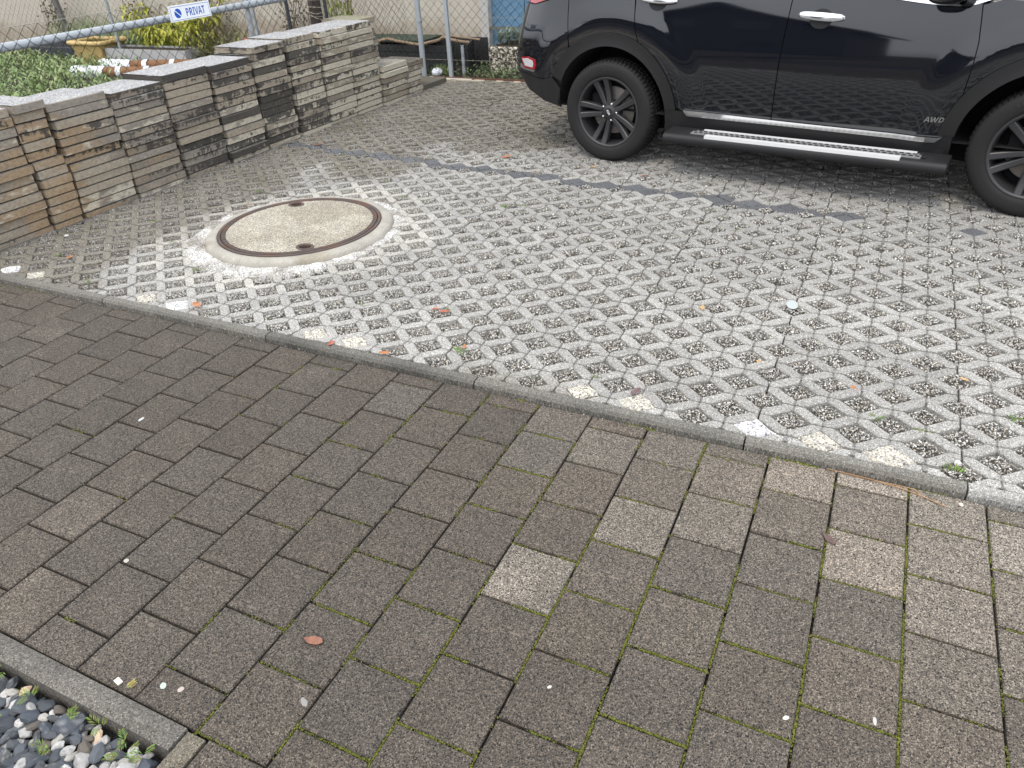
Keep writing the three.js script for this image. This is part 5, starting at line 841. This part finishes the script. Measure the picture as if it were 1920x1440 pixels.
  const wheel = (cx, cz, turn, steer, flip) => {
    const t = new THREE.Group(); t.name = 'wheel'; t.position.set(cx, AY, cz); t.rotation.set(0, steer + (flip ? PI : 0), 0); car.add(t);
    const g0 = (g) => { const q = g.clone(); q.rotateZ(turn); return q; };
    mesh('tyre', g0(tyreG), rubber, t); mesh('tyre_lettering', g0(brandG), std({ color: lin(0.026, 0.025, 0.024), roughness: 0.55 }), t);
    mesh('rim', g0(rimG), alloy, t);
    for (let k = 0; k < 5; k++) for (const s of [-1, 1]) { const q = spokeG.clone(); q.translate(0, s * 0.009, 0); q.rotateZ(s * 0.14); q.rotateZ(turn + 1.87 + k * 2 * PI / 5); mesh('spoke', q, alloy, t); }
    mesh('hub', hubG, alloy, t); const cap = lath([[0, -0.0235], [0.026, -0.0235], [0.03, -0.026]].reverse(), 32); const cm = mesh('hub_cap', cap, std({ color: lin(0.012, 0.012, 0.013), roughness: 0.3 }), t); const kg = kia.clone(); kg.rotateZ(turn - 1.0); mesh('cap_lettering', kg, silver, t);
    for (let k = 0; k < 5; k++) { const a = turn + 1.87 + (k + 0.5) * 2 * PI / 5, q = lath([[0.0, -0.03], [0.006, -0.031], [0.0075, -0.036], [0.0075, -0.05]].reverse(), 12); q.translate(Math.cos(a) * 0.056, Math.sin(a) * 0.056, 0); mesh('wheel_nut', q, chrome, t); }
    const bd = lath([[0.0, -0.085], [0.07, -0.085], [0.072, -0.1], [0.155, -0.1], [0.155, -0.12]].reverse(), 64); mesh('brake_disc', bd, disc, t);
    const dr = lath([[0.155, -0.13], [RR - 0.03, -0.13], [RR - 0.03, -0.19]].reverse(), 48); mesh('backing_plate', dr, well, t);
    const cp = new THREE.BoxGeometry(0.07, 0.15, 0.05); cp.translate(-0.115, 0.035, -0.1); mesh('brake_caliper', cp, well, t);
  };
  wheel(0, -0.012, 0, 0, false); wheel(WB, -0.012, 0.35, -0.07, false); wheel(0, 2 * HW + 0.012, 0.5, 0, true); wheel(WB, 2 * HW + 0.012, 0.9, -0.07, true);
}
// ---------------------------------------------------------------- small things lying about
{
  const R = rng(121);
  const leaf = (u, v, y, len, c, label, cat = 'leaf', curl = 0.35) => {
    const n = 8, G = new Geo(), W = (f) => len * 0.22 * Math.pow(Math.sin(PI * Math.pow(f, 0.8)), 0.8) + 0.0006, P = (i, s) => { const f = i / n, w = W(f) * (1 + 0.25 * n3(f * 9, s * 3, len * 900)); return [(f - 0.5) * len, 0.0015 + curl * (Math.abs(s) * w * 0.7 + len * 0.18 * (f - 0.5) ** 2 * 4) + 0.002 * n3(f * 6, s * 2, len * 300), s * w]; };
    for (let i = 0; i < n; i++) for (const s of [-1, 0]) { const q = [P(i, s), P(i, s + 1), P(i + 1, s + 1), P(i + 1, s)]; const k = 0.8 + 0.4 * R(); G.quad(...q, [0, 0], [0, 0], [0, 0], [0, 0], c.map((x) => x * k)); }
    const m = mesh('fallen_leaf', G.build(), M.leaf); m.position.set(...KW(u, v, y)); m.rotation.y = R() * 6.28; tag(m, label, cat); return m;
  };
  const or = [0.42, 0.16, 0.05], br = [0.22, 0.1, 0.06], rd = [0.42, 0.1, 0.05], tn = [0.5, 0.32, 0.14], pk = [0.3, 0.2, 0.17];
  leaf(-1.945, 0.875, 0.022, 0.05, rd, 'red leaf scrap in a gravel cell before the manhole'); leaf(-1.995, 0.885, 0.022, 0.035, rd, 'smaller red leaf scrap beside the red one');
  leaf(-3.1, 0.5, 0.034, 0.075, or, 'orange leaf fragment on the mortar by the kerb'); leaf(-1.98, 0.44, 0.034, 0.05, or, 'small orange-red leaf on the kerb edge');
  leaf(-0.93, 0.545, 0.022, 0.06, [0.15, 0.09, 0.09], 'dark purple curled leaf in a cell beside the kerb', 'leaf', 0.8);
  leaf(-0.86, 1.3, 0.026, 0.045, tn, 'tan leaf on the grid slabs in the open middle'); leaf(-0.54, 0.93, 0.02, 0.045, tn, 'pale orange leaf flat beside a gravel cell');
  leaf(0.16, 1.06, 0.026, 0.035, tn, 'ochre leaf near the slab joint on the open side'); leaf(-0.2, 0.86, 0.022, 0.04, or, 'orange leaf scrap in a gravel cell near the pale kerb stone');
  leaf(-1.66, 3.05, 0.026, 0.06, br, 'brown leaf near the dark bay line below the rear wheel'); leaf(-2.75, 3.2, 0.026, 0.09, or, 'bright orange leaf beyond the bay line'); leaf(-2.05, 3.15, 0.026, 0.06, [0.5, 0.35, 0.2], 'pale tan leaf between bay line and car'); leaf(-2.3, 4.2, 0.026, 0.12, br, 'brown leaf behind the car'); leaf(-2.2, 3.55, 0.026, 0.06, br, 'brown leaf scrap behind the rear wheel');
  leaf(-4.3, 0.72, 0.024, 0.05, or, 'orange leaf in the dirty corner by the slab wall'); leaf(-4.4, 3.1, 0.024, 0.08, br, 'reddish brown leaf at the foot of the slab wall'); leaf(-3.9, 1.75, 0.026, 0.05, br, 'brown leaf between manhole and slab wall');
  leaf(-2.25, 0.43, 0.03, 0.045, rd, 'red leaf stuck on the kerb'); leaf(-1.7, 0.62, 0.024, 0.035, or, 'tiny orange leaf beside a green tuft');
  leaf(-1.36, -0.83, 0.002, 0.055, [0.26, 0.11, 0.065], 'brick red leaf fragment on a dark paver'); leaf(-0.22, -0.88, 0.002, 0.06, pk, 'curled pinkish grey leaf on a dark paver', 'leaf', 0.7);
  leaf(-0.2, 0.05, 0.001, 0.05, [0.12, 0.07, 0.06], 'faint dark leaf on a paver near the kerb', 'leaf', 0.1);
  // white chips, petals and stones
  const chip = (name, u, v, y, a, b, h, c, label, cat, seed) => { const g = new THREE.IcosahedronGeometry(1, 2), p = g.attributes.position; for (let i = 0; i < p.count; i++) { const w = V3().fromBufferAttribute(p, i), s = 1 + 0.22 * n3(w.x * 1.6 + seed, w.y * 1.6, w.z * 1.6); p.setXYZ(i, w.x * a * s, Math.max(0, (w.y * 0.5 + 0.4)) * h * s, w.z * b * s); } g.computeVertexNormals(); const m = mesh(name, g, std({ color: lin(...c.map((q) => q * 0.72)), roughness: 0.8 })); m.position.set(...KW(u, v, y)); m.rotation.y = seed * 1.7; return tag(m, label, cat); };
  const rc = new THREE.BoxGeometry(0.013, 0.004, 0.021); const rm = mesh('cardboard_scrap', rc, std({ color: lin(0.7, 0.64, 0.5) })); rm.position.set(...KW(-1.735, -1.122, 0.003)); rm.rotation.y = 0.9; tag(rm, 'small cream rectangular scrap beside the pebble bed border', 'scrap');
  chip('petal', -1.622, -1.085, 0.001, 0.01, 0.0075, 0.0012, [0.5, 0.57, 0.5], 'large oval cream petal on the paver by the border', 'petal', 1.2); chip('petal', -1.573, -1.075, 0.001, 0.0085, 0.007, 0.002, [0.5, 0.43, 0.38], 'smaller pinkish petal beside the cream one', 'petal', 2.2);
  chip('bird_dropping', -1.27, -0.98, 0.0, 0.016, 0.009, 0.0022, [0.3, 0.29, 0.27], 'pale grey spot on the paver below the red leaf', 'spot', 3.1); chip('bird_dropping', -2.62, -0.27, 0.0, 0.014, 0.007, 0.002, [0.55, 0.55, 0.54], 'white splash on a paver in the wide open field', 'spot', 4.4); chip('bird_dropping', -2.06, -0.82, 0.0, 0.009, 0.007, 0.002, [0.5, 0.47, 0.41], 'cream spot on a paver near the border', 'spot', 5.2);
  chip('mortar_chip', -0.5, 1.47, 0.024, 0.042, 0.026, 0.004, [0.5, 0.55, 0.54], 'flat white mortar chip on the grid slabs', 'chip', 6.3); chip('mortar_chip', 0.13, 0.53, 0.012, 0.012, 0.01, 0.02, [0.72, 0.72, 0.7], 'white mortar chip in the gap by the pale kerb stone', 'chip', 7.7);
  chip('stone_chip', -0.05, -0.5, 0.0, 0.011, 0.004, 0.003, [0.55, 0.54, 0.52], 'thin white splinter on a dark paver', 'chip', 8.1); chip('stone_chip', -0.23, -0.57, 0.0, 0.008, 0.005, 0.003, [0.72, 0.68, 0.62], 'small pinkish white chip on a dark paver', 'chip', 9.4); chip('stone_chip', 0.14, 0.345, 0.0, 0.008, 0.006, 0.008, [0.7, 0.66, 0.56], 'cream pebble at the foot of the pale kerb stone', 'chip', 10.2); chip('stone_chip', -0.75, -0.71, 0.0, 0.006, 0.004, 0.003, [0.72, 0.64, 0.58], 'tiny pinkish chip on a dark paver', 'chip', 11.3);
  chip('white_stone', -4.63, 0.95, 0.02, 0.016, 0.012, 0.014, [0.68, 0.68, 0.66], 'small white stone at the foot of the slab wall', 'stone', 12.6); chip('white_stone', -4.6, 0.55, 0.0, 0.014, 0.012, 0.012, [0.6, 0.6, 0.58], 'white stone in the corner of kerb and slab wall', 'stone', 13.5);
  // dry straws by the kerb
  const s = [[-0.22, 0.372], [-0.1, 0.362], [0.0, 0.352], [0.1, 0.318]].map(([u, v], i) => { const q = KW(u, v, 0.004 + (i === 1 ? 0.004 : 0)); return q; }); const st = mesh('dry_straw', tube(s, 0.0016, 24, 5), std({ color: lin(0.34, 0.19, 0.09) })); tag(st, 'long brown straw along the foot of the kerb', 'straw');
  const s2 = [[-0.24, 0.374], [-0.12, 0.368], [0.02, 0.364], [0.03, 0.34]].map(([u, v]) => KW(u, v, 0.003)); tag(mesh('dry_straw', tube(s2, 0.0013, 24, 5), std({ color: lin(0.4, 0.24, 0.12) })), 'short kinked straw beside the long one', 'straw');
}
// ---------------------------------------------------------------- what the car mirrors: house and hedge across the drive, behind the camera
{
  const carPt = (s, z) => { const c = 0.810795, d = 0.58533; return [0.7488 + c * s - d * z, 0, -5.2504 + d * s + c * z]; };
  const t = thing('opposite_house', 'dark rendered house with a pitched tile roof across the driveway', 'house', carPt(-6.2, 17.5), -0.62529);
  const wl = std({ color: lin(0.09, 0.088, 0.085), map: rep(texConc, 0.8) }), tile = std({ color: lin(0.05, 0.038, 0.034) });
  const sh = new THREE.Shape(); sh.moveTo(-4.2, 0); sh.lineTo(4.2, 0); sh.lineTo(4.2, 3.7); sh.lineTo(0, 6.3); sh.lineTo(-4.2, 3.7); sh.lineTo(-4.2, 0);
  const g = new THREE.ExtrudeGeometry(sh, { depth: 8, bevelEnabled: false }); mesh('wall', g, wl, t);
  for (const s of [-1, 1]) { const r = new THREE.BoxGeometry(5.6, 0.14, 9.2); r.translate(0, 0.08, 4); r.rotateZ(-s * 0.554); r.translate(s * 2.35, 4.95, 0); mesh('roof', r, tile, t); }
  for (const [x, y] of [[-2, 1.5], [1.6, 1.5], [-1.2, 4.0], [1.2, 4.0]]) { const f = new THREE.BoxGeometry(1.2, 1.3, 0.08); f.translate(x, y, -0.02); const w = mesh('window', f, std({ color: lin(0.08, 0.08, 0.08) }), t); const p = new THREE.BoxGeometry(1.04, 1.14, 0.04); p.translate(x, y, -0.06); mesh('pane', p, new THREE.MeshPhysicalMaterial({ color: lin(0.02, 0.025, 0.03), roughness: 0.05 }), w); }
  const R = rng(7);
  for (const [s, z, w, h, l] of [[4.4, 13, 5.5, 1.75, 'clipped dark hedge beside the opposite house'], [-15, 16, 7, 2.2, 'tall loose hedge beyond the opposite house'], [10.5, 14, 6, 1.5, 'low dark hedge further along the drive']]) {
    const o = thing('hedge', l, 'hedge', carPt(s, z), -0.62529), G = new Geo(); for (let k = 0; k < 3800; k++) { const x = (R() - 0.5) * w, a = R() * 6.28, top = h * (0.92 + 0.16 * n3(x * 1.5, s, 1)), y = R() * top, zz = (R() - 0.5) * 1.1; leafGeo(G, [x, y, zz], [Math.cos(a), (R() - 0.3), Math.sin(a)], [0, 1, 0], 0.16 + 0.1 * R(), 0.1, mixc([0.025, 0.045, 0.018], [0.07, 0.1, 0.035], R())); }
    mesh('foliage', G.build(), M.leaf, o); const core = new THREE.BoxGeometry(w * 0.94, h * 0.85, 0.7); core.translate(0, h * 0.425, 0); mesh('twigs', core, std({ color: lin(0.12, 0.09, 0.06) }), o);
  }
}
renderer.render(scene, camera);
